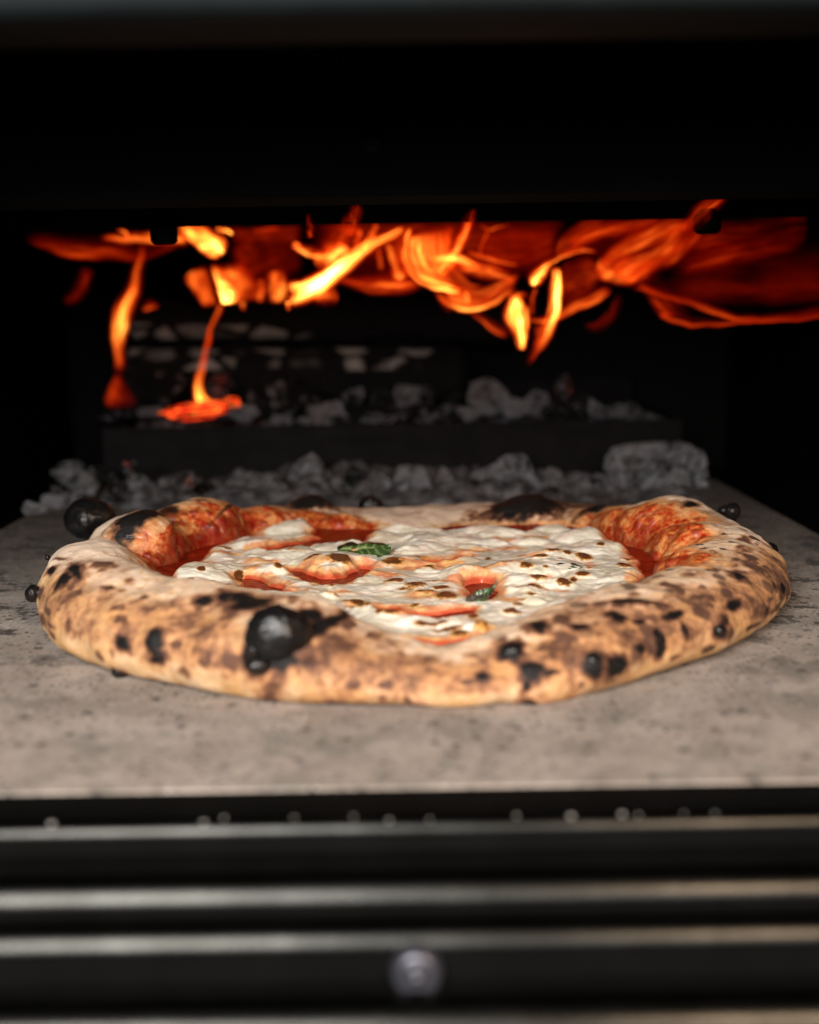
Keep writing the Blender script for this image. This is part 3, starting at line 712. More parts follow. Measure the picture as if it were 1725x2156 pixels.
for k in range(260):                                          # gas bubbles under the skin of the cheese
    a, q = RS.uniform(0, 2 * math.pi), math.sqrt(RS.rand()) * .122
    cx, cy = PC[0] + q * math.cos(a), PC[1] + q * math.sin(a); R = RS.choice([.0016, .0022, .003, .0042, .006], p=[.30, .30, .25, .12, .03])
    W = window(cx, cy, R); d2 = ((X2[W] - cx) ** 2 + (Y2[W] - cy) ** 2) / (R * R)
    T2[W] += np.clip(1 - d2, 0, 1) ** 1.2 * R * .15 * sstep(-.001, .003, F2[W])
toast_c = np.zeros((n, n)); oil = np.zeros((n, n)); thin = np.zeros((n, n))
CT = [(717,1182,22,7,1),(769,1272,24,8,.95),(800,1290,10,6,.9),(712,1284,16,6,.7),(826,1182,18,6,.9),(830,1216,16,6,.9),(874,1223,18,8,1),(929,1229,15,5,1),(942,1248,20,10,1),(896,1238,18,6,.7),
      (904,1171,22,4,.9),(946,1174,24,5,.7),(900,1188,14,5,.9),(951,1197,9,5,.8),(874,1263,9,4,.9),(996,1290,10,6,.85),(1077,1280,18,7,.9),(1136,1177,14,4,.9),(1109,1199,13,4,.9),(1080,1190,6,5,.7),
      (1028,1168,6,5,.8),(1136,1220,16,8,1),(1118,1233,24,6,.9),(912,1307,36,4,.9),(967,1327,16,8,.8),(747,1258,20,6,1),(827,1293,18,5,.75),(1014,1318,14,6,.6),(940,1318,30,4,.7),
      (1164,1163,15,5,1),(1194,1167,8,4,.9),(1231,1168,15,5,1),(1264,1152,8,3,.9),(1137,1177,13,4,.9),(1316,1182,14,6,1),(1323,1168,13,3,.7),(1228,1207,13,4,.95),(1209,1212,7,4,.85),(1187,1224,13,6,.8),(1074,1281,14,6,.9),
      (502,1199,8,5,1),(588,1192,9,5,1),(424,1207,7,5,.95),(409,1183,12,3,.8),(472,1148,16,3,.8),(658,1179,16,3,.95),(697,1227,8,5,.75),(400,1220,8,2,.85),(557,1212,9,4,.85),(770,1275,18,7,.9),(464,1222,34,3,.7),(508,1228,30,3,.7),
      (1120,1246,12,4,.5),(1090,1262,10,5,.6),(1080,1270,6,4,.6),(1100,1255,8,4,.5),(640,1150,18,4,.5),(600,1160,20,4,.45),(740,1160,10,5,.7),(860,1230,20,5,.6),(910,1215,16,4,.5),(1035,1240,8,3,.6),(1240,1190,8,6,.5),(1150,1199,6,3,.6),(1010,1198,8,3,.5),(1180,1180,6,3,.5),(880,1165,16,4,.5),(700,1250,14,4,.5)]
for px, py, rx, ry, k in CT:
    c = on_level(px, py, .0135); Zc = c[1] * cP; ra, rb = 1.12 * rx * Zc / FPX, min(3.1 * ry, 1.4 * rx + 1.4 * ry) * Zc / FPX
    W = window(c[0], c[1], 3 * max(ra, rb)); d = np.sqrt(((X2[W] - c[0]) / ra) ** 2 + ((Y2[W] - c[1]) / rb) ** 2)
    toast_c[W] = np.maximum(toast_c[W], k * np.clip(1.5 - d * .95, 0, 1)); T2[W] += np.clip(1 - (d / 1.6) ** 2, 0, 1) * min(ra, rb) * .26
for px, py, rx, ry, k in [(470,1165,40,6,.55),(560,1180,36,6,.6),(660,1215,30,8,.5),(800,1210,60,9,.5),(720,1245,50,8,.5),(960,1220,50,10,.7),(1060,1200,40,8,.5),(1110,1170,40,6,.5),(1240,1185,40,8,.5),(1290,1150,30,5,.4),(1180,1240,60,8,.45),(1070,1260,60,8,.5),(860,1300,60,8,.5),(1000,1310,50,10,.5),(440,1195,30,6,.5),(880,1190,90,20,.62),(930,1185,60,14,.65),(900,1248,60,16,.75),(540,1180,50,10,.5),(545,1210,50,14,.85),(990,1155,60,10,.55),(1060,1135,50,10,.6),(1080,1150,40,8,.5),(1160,1216,28,12,.85),(1020,1225,50,22,.9),(1130,1130,30,6,.6),
                          (650,1190,50,10,.6),(530,1195,30,20,.6),(740,1270,30,10,.5),(890,1275,90,10,.75),(780,1150,40,10,.4),(570,1160,30,6,.5),(930,1310,50,10,.45),(1090,1150,26,8,.6),(620,1165,24,5,.6),(1030,1205,60,8,.5)]:
    c = on_level(px, py, .0125); Zc = c[1]; ra, rb = rx * Zc / FPX, 2.6 * ry * Zc / FPX
    W = window(c[0], c[1], 2 * max(ra, rb)); d = np.sqrt(((X2[W] - c[0]) / ra) ** 2 + ((Y2[W] - c[1]) / rb) ** 2)
    oil[W] = np.maximum(oil[W], k * np.clip(1.35 - d, 0, 1))
thin = np.maximum((1 - sstep(.0, .0045, full)) * .85, crease_c * .30 * sstep(-.1, .5, noise3(G, 34, 47)))
oil = np.maximum(oil, .62 * (1 - sstep(.001, .0085, F2)))
G[:, 2] = sauce_z(G) + T2.ravel()
G[:, 2] += .0016 * sstep(-.012, .004, r - np.interp(th, TH, ri, period=360)) * (full > -.002)
F, used = grid_faces(n, full > -.0022)
o = mesh_np('cheese', G[used], F, M_CHEESE, None, dict(toast=toast_c.ravel()[used], oil=oil.ravel()[used], thin=thin[used])); place_in(o, pizza)
CH = G[:, 2].reshape(n, n)
def cheese_at(px, py):
    c = on_level(px, py, .013)
    for _ in range(4):
        i, j = int(round((c[0] - x0) / step)), int(round((c[1] - y0) / step)); c = on_level(px, py, CH[i, j])
    return c

def basil(px, py, length, width, yaw, curl, tilt, burn_side, lift, seed, lab, tuck=0.0):
    na, nb = 60, 28; U, W_ = np.meshgrid(np.linspace(0, 1, na), np.linspace(-1, 1, nb), indexing='ij')
    wid = width * np.sin(np.pi * np.clip(U * .96 + .03, 0, 1)) ** .75 * (1 + .12 * np.sin(U * 31 + seed) * np.sin(U * 13))
    x = (U - .5) * length; y = W_ * wid / 2; q = np.stack([U.ravel() * 3, W_.ravel() * 2, np.full(U.size, seed)], 1)
    z = curl * (W_ ** 2) * wid * .5 + .0016 * noise3(q, 1.2, seed).reshape(U.shape) - .0006 * np.exp(-(W_ / .12) ** 2)
    z += tuck * W_ * wid / 2
    z += tilt * np.clip(U - .55, 0, 1) ** 2 * length * 4
    vein = np.exp(-(W_ / .07) ** 2) + .6 * np.exp(-((np.abs((U * 7 - np.abs(W_) * 1.6) % 1 - .5)) / .09) ** 2) * (np.abs(W_) < .85)
    burn = sstep(.05, .6, W_ * burn_side + .3 * noise3(q, 2.5, seed + 3).reshape(U.shape)) * 1.1
    c, s = math.cos(yaw), math.sin(yaw); p = cheese_at(px, py)
    X = np.stack([p[0] + x * c - y * s, p[1] + x * s + y * c, p[2] + lift + z], -1)
    n0 = np.array([0, 0, 1.0]); lo = X - n0 * .0004
    VV = np.concatenate([X.reshape(-1, 3), lo.reshape(-1, 3)]); a, b = np.meshgrid(np.arange(na - 1), np.arange(nb - 1), indexing='ij')
    f = np.stack([a * nb + b, (a + 1) * nb + b, (a + 1) * nb + b + 1, a * nb + b + 1], -1).reshape(-1, 4)
    M = na * nb; rim_i = [i * nb for i in range(na)] + [(na - 1) * nb + j for j in range(1, nb)] + [i * nb + nb - 1 for i in range(na - 2, -1, -1)] + [j for j in range(nb - 2, 0, -1)]
    side = np.array([(rim_i[k], rim_i[(k + 1) % len(rim_i)], rim_i[(k + 1) % len(rim_i)] + M, rim_i[k] + M) for k in range(len(rim_i))])
    FF = np.concatenate([f, (f + M)[:, ::-1], side])
    o = mesh_np('basil_leaf', VV, FF, M_BASIL, None, dict(vein=np.tile(vein.ravel(), 2), burn=np.tile(burn.ravel(), 2))); place_in(o, pizza); o['label'] = lab
basil(768, 1160, .023, .018, .12, -.45, 0, 1, .0017, 2, 'crumpled dark basil leaf with a burnt upper edge', .42)
basil(1014, 1266, .0115, .006, .25, .6, .55, -1, .0012, 5, 'small basil strip with an upturned tip')
basil(1196, 1193, .011, .007, -.2, .1, 0, 1, -.0007, 7, 'basil leaf half sunk in the cheese', .16)

# ------------------------------------------------------------------ fuel tray, logs, coals, ash
tray = tag(empty('fuel_tray', (-.02, .90, 0)), 'long dark steel fuel tray full of coals behind the pizza', 'fuel tray')
TZ0, TZ1, TYF = .001, .0385, .862
for nm, b in (('tray_front', (-.212, .190, TYF, TYF + .003, TZ0, TZ1)), ('tray_back', (-.212, .190, 1.055, 1.058, TZ0, .058)),
              ('tray_side', (-.212, -.209, TYF + .0035, 1.0545, TZ0, TZ1)), ('tray_side', (.187, .190, TYF + .0035, 1.0545, TZ0, TZ1)),
              ('tray_base', (-.2085, .1865, TYF + .0035, 1.0545, TZ1 - .012, TZ1 - .009))):
    place_in(box(nm, M_TRAY, None, *b, bevel=.0008), tray)

def lump_mesh(name, seed, sub=5, blocky=.9, mat=M_COAL, crackn=0, boxy=0):
    bm = bmesh.new(); bmesh.ops.create_icosphere(bm, subdivisions=sub, radius=1)
    X = np.array([v.co[:] for v in bm.verts]); rs = np.random.RandomState(seed)
    rad = np.full(len(X), 1.25)
    for k in range(11):                                       # chip flat facets off the lump
        d = rs.normal(size=3); d /= np.linalg.norm(d); h = rs.uniform(.52, .95); b = X @ d
        rad = np.where(b > .05, np.minimum(rad, 1.0 * blocky * h / np.maximum(b, .05) + (1 - blocky) * 1.0), rad)
    rad = np.clip(rad, .5, 1.25)
    if boxy: rad = .55 * rad + .45 * np.minimum(1.6, 1 / ((np.abs(X) ** 5).sum(1) ** .2))
    if boxy: rad = rad * .35 + .65 / ((np.abs(X) ** 6).sum(1) ** (1 / 6.))
    am = .18 if boxy else 1.0
    rad *= 1 + am * (.12 * noise3(X, 1.3, seed) - .16 * np.exp(-(noise3(X, 1.5, seed + 1) / .09) ** 2) + .05 * noise3(X, 5, seed + 3)) + .03 * noise3(X, 12, seed + 2)
    X = X * rad[:, None]; X /= np.abs(X).max(0)[None, :]
    for k in range(crackn):
        d = rs.normal(size=3); d[2] *= .25; d[1] *= .3; d /= np.linalg.norm(d); o_ = rs.uniform(-.5, .5)
        t = X @ d - o_ - .12 * noise3(X, 3, seed + 7 + k); X *= (1 - .22 * np.exp(-(t / .04) ** 2))[:, None]
    for v, x in zip(bm.verts, X): v.co = x
    me = bpy.data.meshes.new(name); bm.to_mesh(me); bm.free()
    for p in me.polygons: p.use_smooth = True
    me.materials.append(mat); return me
LUMPS = [lump_mesh('charcoal_lump', 40 + k, mat=(M_COAL, M_COAL_DARK, M_COAL_PALE, M_COAL_DARK)[k % 4]) for k in range(12)]
rsC = np.random.RandomState(77)
def coal(px, py, w, h, Y, label=None, group=None, mat=None, mesh=None, name='charcoal_lump', rot=None, deep=.8, base=None):
    """a lump whose visible box is centred at a sketch place and stands at depth Y"""
    k = Y / cP / FPX; c = at_depth(px, py, Y)
    me = mesh or LUMPS[rsC.randint(len(LUMPS))]
    if mat: me = me.copy(); me.materials[0] = mat
    o = bpy.data.objects.new(name, me); COL.objects.link(o)
    sx, sz = w * k / 2 * 1.05, h * k / 2 * 1.08
    o.scale = (sx, max(.003, deep * (sx + sz) / 2), sz); o.location = c
    o.rotation_euler = rot if rot else (rsC.uniform(-.15, .15), rsC.uniform(-.25, .25), rsC.choice([0, math.pi]) + rsC.uniform(-.3, .3))
    tag(o, label, 'coal', group); return o
GF = 'coals fallen on the stone in front of the tray'
BIG = lump_mesh('charcoal_lump', 91, 6, .75, M_COAL_PALE, 5, 1)
coal(1380, 1003, 208, 132, .81, 'largest coal, a pale grey block with deep cracks, right of the others on the stone', GF, mesh=BIG, rot=(0, .02, .18))
coal(1085, 1008, 158, 100, .80, 'wide pale ash mound of a coal behind the burnt hump of the back crust', GF, mat=M_COAL_PALE, rot=(0, .06, .3))
coal(877, 1012, 94, 80, .78, 'bright ash-white cracked coal at the middle of the row on the stone', GF, mesh=lump_mesh('charcoal_lump', 93, 5, .85, M_COAL_PALE, 3), rot=(0, 0, .2))
coal(638, 992, 86, 60, .80, 'pale tilted coal resting on top of smaller coals left of the middle', GF, mat=M_COAL_PALE, rot=(0, -.35, .2))
coal(140, 996, 80, 58, .82, 'leftmost pale flat-topped coal in the row on the stone', GF, rot=(0, .1, .1))
coal(393, 1020, 54, 66, .77, 'pointed pale coal with a reddish edge above the left sauced bubbles', GF, mat=M_COAL_WARM, rot=(0, .45, .3))
coal(236, 1025, 32, 60, .775, 'narrow upright ash-white coal in the left part of the row', GF, rot=(0, .1, 0))
coal(296, 1018, 50, 62, .78, 'leaning grey coal below a red-hot one in the left part of the row', GF, rot=(0, -.5, .3))
coal(272, 985, 34, 36, .80, 'small coal glowing dull red on top of the left coals', GF, mat=M_COAL_WARM)
coal(122, 1037, 34, 34, .765, 'small red-glowing coal low at the left end of the row', GF, mat=M_COAL_WARM)
coal(790, 1026, 60, 60, .775, 'ash-white coal beside the bright middle coal', GF, rot=(0, .3, .5))
coal(752, 1004, 54, 54, .80, 'grey angular coal peeking over the ash-white pair left of the middle', GF)
ORD = 'leftmost second third fourth fifth sixth seventh eighth ninth tenth eleventh twelfth thirteenth fourteenth fifteenth sixteenth seventeenth eighteenth nineteenth twentieth'.split()
ORD += ['twenty-' + w for w in 'first second third fourth fifth sixth seventh eighth ninth'.split()] + ['thirtieth'] + ['thirty-' + w for w in 'first second third fourth fifth sixth seventh eighth'.split()]
def nth(k): return 'leftmost' if k == 0 else ORD[k] + ' from the left'
for kk, (px, py, w, h, Y) in enumerate(sorted([(80,1075,52,24,.735),(112,1062,48,30,.75),(150,1050,40,30,.76),(180,1020,44,40,.80),(205,1005,40,36,.82),(335,1030,44,40,.79),(350,1050,30,26,.77),(440,1035,50,32,.80),(470,1045,36,24,.78),
                        (505,1032,48,34,.80),(556,1024,52,44,.79),(600,1030,44,36,.78),(612,1048,40,26,.77),(680,1036,56,40,.785),(716,1034,40,44,.775),(700,1012,36,34,.81),(826,1048,34,24,.77),(940,1020,46,52,.80),
                        (965,1040,46,36,.78),(1000,1036,42,38,.785),(1012,1012,34,36,.80),(1165,1040,50,36,.79),(1200,1030,66,44,.81),(1245,1042,50,36,.79),(1258,1025,30,30,.80),(1150,1015,30,30,.82),(575,1052,34,20,.76),(770,1052,40,22,.76),
                        (905,1054,40,18,.765),(1060,1054,50,18,.765),(230,1055,50,22,.765),(300,1053,40,20,.765)])):
    coal(px, py - 2, w * 1.18, h * 1.18, Y, 'small grey coal chip on the stone, %s of the chips' % nth(kk), GF)
GT = 'coals heaped in the fuel tray'
coal(1027, 838, 102, 78, .885, 'smooth pale drum-shaped coal in the tray', GT, mesh=lump_mesh('charcoal_lump', 95, 5, .5, M_COAL_PALE, 1), rot=(0, 0, .2))
coal(1080, 860, 90, 40, .878, 'flat pale coal against the foot of the drum-shaped one', GT, mat=M_COAL_PALE)
coal(1134, 842, 66, 66, .89, 'rounded grey coal right of the drum-shaped one', GT, mat=M_COAL_PALE)
coal(1190, 815, 40, 66, .91, 'tall thin coal with a reddish tip near the right end of the tray', GT, mat=M_COAL_WARM, rot=(0, .25, 0))
coal(1226, 850, 64, 52, .90, 'grey coal low at the right end of the heap', GT)
coal(1288, 866, 52, 24, .885, 'flat chip at the far right end of the heap', GT)
coal(600, 838, 96, 92, .90, 'largest tray coal, dark with an ashy arched top, right of the glowing embers', GT, mat=M_COAL_DARK, mesh=lump_mesh('charcoal_lump', 97, 4, .5, M_COAL_DARK), rot=(0, .3, .1))
coal(696, 868, 96, 48, .88, 'pale crumbling coal at the front edge of the tray', GT)
coal(800, 850, 66, 66, .89, 'grey coal at the middle of the tray', GT)
coal(850, 836, 70, 54, .90, 'coal leaning to the right at the middle of the tray', GT)
coal(512, 870, 72, 36, .877, 'pale bluish coal just right of the glowing embers', GT)
coal(538, 838, 42, 66, .90, 'dark coal standing behind the pale bluish one', GT, mat=M_COAL_DARK)
coal(345, 820, 100, 80, .915, 'ashy coal behind the left end of the glowing embers', GT)
coal(322, 868, 64, 26, .88, 'low ashy coal left of the glowing embers', GT)
coal(470, 815, 60, 60, .92, 'warm grey coal behind the right end of the glowing embers', GT, mat=M_COAL_WARM)  # ember light falling on this coal put in as its own red glow
for kk, (px, py, w, h, Y) in enumerate(sorted([(650,845,44,50,.90),(660,868,40,30,.88),(744,842,40,40,.90),(750,868,50,30,.88),(780,880,46,18,.873),(835,872,50,30,.88),(880,860,60,36,.89),(900,838,44,36,.91),(930,868,50,28,.88),(960,852,36,40,.90),
                        (985,872,44,22,.875),(240,875,60,22,.885),(280,870,46,22,.885),(560,872,40,30,.88),(588,884,46,16,.872),(720,886,44,14,.871),(900,884,50,14,.871),(1160,868,60,26,.885),(1190,864,46,32,.893),(1256,862,34,34,.895),(1310,864,26,20,.89),(820,884,36,12,.871),(640,886,36,12,.871)])):
    coal(px, py, w * 1.2, h * 1.3, Y, 'small ashy chip in the fuel tray, %s of the chips' % nth(kk), GT)
coal(418, 866, 172, 40, .8785, 'long bed of embers glowing orange and red at the front of the tray', GT, mesh=lump_mesh('glowing_ember', 99, 5, .4, M_EMBER), name='glowing_ember', rot=(0, -.10, .05), deep=.35)
coal(478, 852, 56, 34, .884, 'bright orange ember at the right tip of the glowing bed', GT, mesh=lump_mesh('glowing_ember', 98, 4, .5, M_EMBER), name='glowing_ember')

def log(name, px0, px1, py0, py1, Y, seed, label):
    a = at_depth(px0, (py0 + py1) / 2, Y); b = at_depth(px1, (py0 + py1) / 2, Y); R = (py1 - py0) / 2 * Y / FPX
    L = b[0] - a[0]; na, nb = 260, 120
    u, w = np.meshgrid(np.linspace(0, 1, na), np.arange(nb) * 2 * math.pi / nb, indexing='ij')
    X = np.stack([u * L - L / 2, np.sin(w) * R, np.cos(w) * R], -1).reshape(-1, 3)
    q = X * np.array([1, 1.5, 1.5])
    k = 1 + .16 * noise3(q, 34, seed) + .10 * noise3(q, 80, seed + 1) + .04 * noise3(q, 200, seed + 2)
    end = np.minimum(u, 1 - u).ravel(); k *= sstep(-.004, .03, end) * .5 + .5
    X[:, 1:] *= k[:, None]
    ii, jj = np.meshgrid(np.arange(na - 1), np.arange(nb), indexing='ij'); j2 = (jj + 1) % nb
    F = np.stack([ii * nb + jj, ii * nb + j2, (ii + 1) * nb + j2, (ii + 1) * nb + jj], -1).reshape(-1, 4)
    caps = np.array([[0, nb // 4, nb // 2, 3 * nb // 4]])
    zr = X[:, 2] / R; ashy = sstep(.10, .3, zr) * sstep(1.0, .85, zr) if seed == 61 else sstep(-.9, -.7, zr) * sstep(.1, -.2, zr) * sstep(.02, -.03, X[:, 0])
    o = mesh_np(name, X, F, M_LOG, None, dict(ashy=ashy)); o.location = (a + b) / 2; o.rotation_euler = (0, math.atan2(b[2] - a[2], L) * -1, 0)
    tag(o, label, 'log', 'logs burning in the tray'); return o
log('charred_log', 262, 985, 728, 850, .965, 61, 'lower charred log with a row of ash-white blocks along its upper edge')
log('charred_log', 268, 1090, 630, 722, .985, 67, 'upper charred log, almost wholly black, just under the flames')

# loose ash on the stone in front of the tray
n, G = grid(.23, .0014); G[:, 0] += -PC[0] - .01; G[:, 1] += -PC[1] + .80
th_ = .010 * fbm(G, 40, 4, 50) + .0055 * sstep(.14, .02, np.abs(G[:, 0] + .03)) - .000 
band = sstep(.715, .765, G[:, 1] + .012 * noise3(G, 25, 55) - .0 * G[:, 0]) * sstep(.861, .850, G[:, 1]) * sstep(.212, .15, np.abs(G[:, 0] + .012))
G[:, 2] = -.0015 + band * (.0045 + np.maximum(th_, -.003))
keep = (G[:, 2] > .0002) & (G[:, 1] < .8615) & (np.abs(G[:, 0] + .01) < .213)
F, used = grid_faces(n, keep)
o = mesh_np('ash', G[used], F, M_ASH); tag(o, 'loose grey ash scattered on the stone between the pizza and the tray', 'ash', None, 'stuff')
n, G = grid(.2, .0016); G[:, 0] += -PC[0] - .011; G[:, 1] += -PC[1] + .96
G[:, 2] = .031 + .010 * fbm(G, 38, 4, 58) + .004 * noise3(G, 150, 59)
keep = (G[:, 1] > TYF + .0035) & (G[:, 1] < 1.054) & (np.abs(G[:, 0] + .011) < .196)
F, used = grid_faces(n, keep & (G[:, 1] > TYF + .005) & (G[:, 1] < 1.052) & (np.abs(G[:, 0] + .011) < .1945))
o = mesh_np('ash', G[used], F, M_ASH); tag(o, 'bed of ash and cinders filling the fuel tray under the coals', 'ash', None, 'stuff')

# ------------------------------------------------------------------ flames: hollow lens-shaped sheets of glowing gas
def spline(pts, n):
    pts = np.asarray(pts, float); k = len(pts)
    if k == 2: return pts[0] + (pts[1] - pts[0]) * np.linspace(0, 1, n)[:, None]
    d = np.concatenate([[0], np.cumsum(np.linalg.norm(np.diff(pts[:, :2], axis=0), axis=1) ** .7 + 1e-6)])
    m = np.zeros_like(pts); sl = np.diff(pts, axis=0) / np.diff(d)[:, None]
    m[1:-1] = (sl[:-1] + sl[1:]) / 2; m[0] = sl[0]; m[-1] = sl[-1]
    t_ = np.linspace(0, d[-1], n); i = np.clip(np.searchsorted(d, t_, 'right') - 1, 0, k - 2); h = np.diff(d)[i]; t = ((t_ - d[i]) / h)
    T1 = t[:, None]; h = h[:, None]
    return (2*T1**3-3*T1**2+1)*pts[i] + (T1**3-2*T1**2+T1)*h*m[i] + (-2*T1**3+3*T1**2)*pts[i+1] + (T1**3-T1**2)*h*m[i+1]
class Flame:
    def __init__(s, label, Y, gain=1.0, seed=0):
        s.gain = gain
        s.label, s.Y, s.seed = label, Y, seed; s.V, s.F, s.H, s.U, s.n = [], [], [], [], 0
    def sheet(s, A, B, prof, Y0, Y1, nu=70, nv=28, bow=.35, ends=(.12, .12), swirl=.0, ufreq=2.4, vfreq=2.6):
        """A, B: edges in sketch px with heat as third value; prof(v) heat across from A (0) to B (1); Y0..Y1 depth along the sheet"""
        A = spline(A, nu); B = spline(B, nu); u = np.linspace(0, 1, nu); v = np.linspace(0, 1, nv)
        q = np.stack([u * 4 + s.seed, u * 0 + s.seed * 1.7, u * 0], 1); wv = noise3(q, 1.0, s.seed)
        loc = np.zeros((nu, nv, 3)); heat = np.zeros((nu, nv))
        e = np.ones(nu)
        if ends[0]: e *= sstep(0, ends[0], u)
        if ends[1]: e *= sstep(0, ends[1], 1 - u)
        for j, vv in enumerate(v):
            C = A * (1 - vv) + B * vv; Yc = Y0 + (Y1 - Y0) * u + swirl * np.sin(vv * 3 + u * 5 + s.seed) + .006 * wv
            C = C.copy(); q2 = np.stack([C[:, 0], C[:, 1], np.full(nu, s.seed * 9.0)], 1)
            C[:, 0] += 5 * noise3(q2, 1 / 60., s.seed) + 2.2 * noise3(q2, 1 / 21., s.seed + 2)
            C[:, 1] += 4 * noise3(q2, 1 / 60., s.seed + 1) + 2.0 * noise3(q2, 1 / 21., s.seed + 3)
            for i in range(nu): loc[i, j] = at_depth(C[i, 0], C[i, 1], Yc[i])
            vw = np.clip(vv + .10 * noise3(np.stack([u * 5 + s.seed, u * 0 + vv * 2, u * 0 + s.n * .01], 1), 1.0, s.seed + 5) * 4 * vv * (1 - vv), 0, 1)
            heat[:, j] = C[:, 2] * np.array([prof(x) for x in vw]) * e
        wid = np.linalg.norm(A[:, :2] - B[:, :2], axis=1) * s.Y / FPX
        bulge = np.minimum(bow * wid, .011)[:, None] * (1 - (2 * v[None, :] - 1) ** 2)
        for sg in (-1, 1):
            L = loc.copy(); L[:, :, 1] += sg * bulge
            s.V.append(L.reshape(-1, 3)); s.H.append(heat.ravel() * .86 * s.gain)
            uu, vv2 = np.meshgrid(u * ufreq, v * vfreq, indexing='ij'); s.U.append(np.stack([uu.ravel() + s.seed + (sg > 0) * 3.3 + len(s.V) * .77, vv2.ravel()], 1))
            a, b = np.meshgrid(np.arange(nu - 1), np.arange(nv - 1), indexing='ij'); a = a.ravel(); b = b.ravel()
            s.F.append(np.stack([a * nv + b, (a + 1) * nv + b, (a + 1) * nv + b + 1, a * nv + b + 1], 1) + s.n); s.n += nu * nv
    def rib(s, pts, Y0, Y1=None, kind='soft', **k):
        """ribbon: px, py, half width, heat"""
        p = spline(pts, 60); p[:, 2] *= dict(core=1.4, soft=1.8, edge=1.45)[kind]; d = np.gradient(p[:, :2], axis=0); d /= np.linalg.norm(d, axis=1)[:, None] + 1e-9
        nrm = np.stack([-d[:, 1], d[:, 0]], 1)                  # to the right of travel in sketch axes (y down)
        A = np.concatenate([p[:, :2] + nrm * p[:, 2:3], p[:, 3:4]], 1); B = np.concatenate([p[:, :2] - nrm * p[:, 2:3], p[:, 3:4]], 1)
        prof = {'soft': lambda v: math.cos((v - .5) * math.pi) ** 4.2,
                'edge': lambda v: float(sstep(0, .34, v)) * math.exp(-max(0, v - .22) * 2.8) * (1 - v) ** .8 * 1.3,
                'core': lambda v: math.cos((v - .5) * math.pi) ** 2.2}[kind]
        k.setdefault('vfreq', 3.6); s.sheet(A, B, prof, Y0, Y0 if Y1 is None else Y1, **k)
    def fan(s, A, B, Y0, Y1, edge=1.0, fill=.3, fall=7.0, fade=.35, **k):
        """wide sheet with a bright rolled edge along A and a thin body dying out towards B"""
        s.sheet(A, B, lambda v: (edge * math.exp(-v * fall) + fill * (1 - v) ** 1.3 * sstep(0, fade, 1 - v)) * sstep(0, .26, v) * 1.2, Y0, Y1, **k)
    def done(s):
        o = mesh_np('flame', np.concatenate(s.V), np.concatenate(s.F), M_FLAME, None, dict(glow=np.concatenate(s.H)), np.concatenate(s.U))
        tag(o, s.label, 'flame', 'flames rolling under the oven roof'); return o

f = Flame('long dull orange flame drifting to the far left under the baffle', .80, seed=1)
f.fan([(44,503,.25),(87,526,.6),(134,545,.95),(188,550,1.1),(238,551,.7),(289,556,.4),(336,540,.35),(388,518,.4)], [(50,478,.2),(90,480,.3),(140,480,.3),(190,478,.3),(240,475,.3),(290,475,.35),(340,475,.4),(392,476,.4)], .76, .82, edge=.85, fill=.36, fall=9)
f.rib([(205,503,6,.3),(250,503,9,.75),(300,501,12,.95),(350,502,14,1.0),(400,505,16,1.05)], .79, .81)
f.rib([(245,484,3,.5),(262,488,4,.9),(270,496,4,.7),(258,501,4,.3)], .79)
f.done()
f = Flame('bright orange wedge of flame by the left bolt', .80, gain=1.15, seed=2)
f.sheet([(380,496,.8),(408,516,1.1),(432,538,1.4),(458,548,1.0)], [(404,464,.9),(440,480,1.6),(472,498,2.1),(484,522,1.7)], lambda v: math.sin(math.pi * v ** .75) ** .8, .79, .80, ends=(.1, .12))
f.rib([(455,482,5,.8),(474,486,6,1.2),(491,493,5,1.3)], .80)
f.rib([(380,480,18,.7),(410,490,16,.9),(440,505,14,.7)], .81)
f.done()
f = Flame('tall wavy strand of flame at the left end of the tray', .90, seed=3)
f.rib([(300,500,9,.30),(298,535,9,.40),(293,560,10,.55),(282,609,14,.85),(264,648,17,1.35),(252,682,17,1.7),(247,706,14,1.5),(248,734,10,.8),(252,760,9,.55),(252,795,9,.35)], .84, .92)
f.rib([(283,600,7,.25),(268,636,7,.5),(254,670,8,.75),(250,700,7,.5)], .86)
f.done()
f = Flame('faint red triangle of flame at the foot of the left strand', .91, seed=4)
f.fan([(246,784,.6),(232,808,.75),(218,836,.75),(222,858,.45)], [(254,784,.4),(276,812,.4),(300,842,.35),(308,866,.2)], .905, .92, edge=.5, fill=.45, fall=5)
f.done()
f = Flame('faint dark red wisp left of the tall strand', .84, seed=5)
f.rib([(192,562,12,.12),(176,594,14,.19),(158,622,15,.2),(138,642,14,.1)], .84, .85)
f.done()
f = Flame('small torn scrap of orange flame beside the tall strand', .86, seed=6)
f.fan([(297,656,.6),(312,656,.7),(338,647,.5)], [(306,634,.3),(322,625,.3),(338,640,.2)], .86, .86, edge=.7, fill=.6, fall=4, ends=(.15, .2))
f.done()
f = Flame('blocky orange flame with a bright lower corner above the thin strand', .86, seed=7)
f.sheet([(398,570,.5),(384,584,.75),(404,614,.75),(428,646,.65)], [(430,556,.5),(440,575,.6),(452,610,.7),(464,646,.7)], lambda v: .95 * sstep(0, .3, v) * sstep(-.1, .45, 1 - v), .855, .86, ends=(.2, .14), vfreq=1.3)
f.sheet([(440,552,.7),(448,582,1.3),(457,614,1.9),(464,641,2.1)], [(470,552,.3),(486,585,.6),(503,615,1.3),(511,643,1.9)], lambda v: 1.1 * sstep(0, .22, v) * sstep(-.15, .6, 1 - v) , .85, .855, ends=(.25, .08), vfreq=1.2)
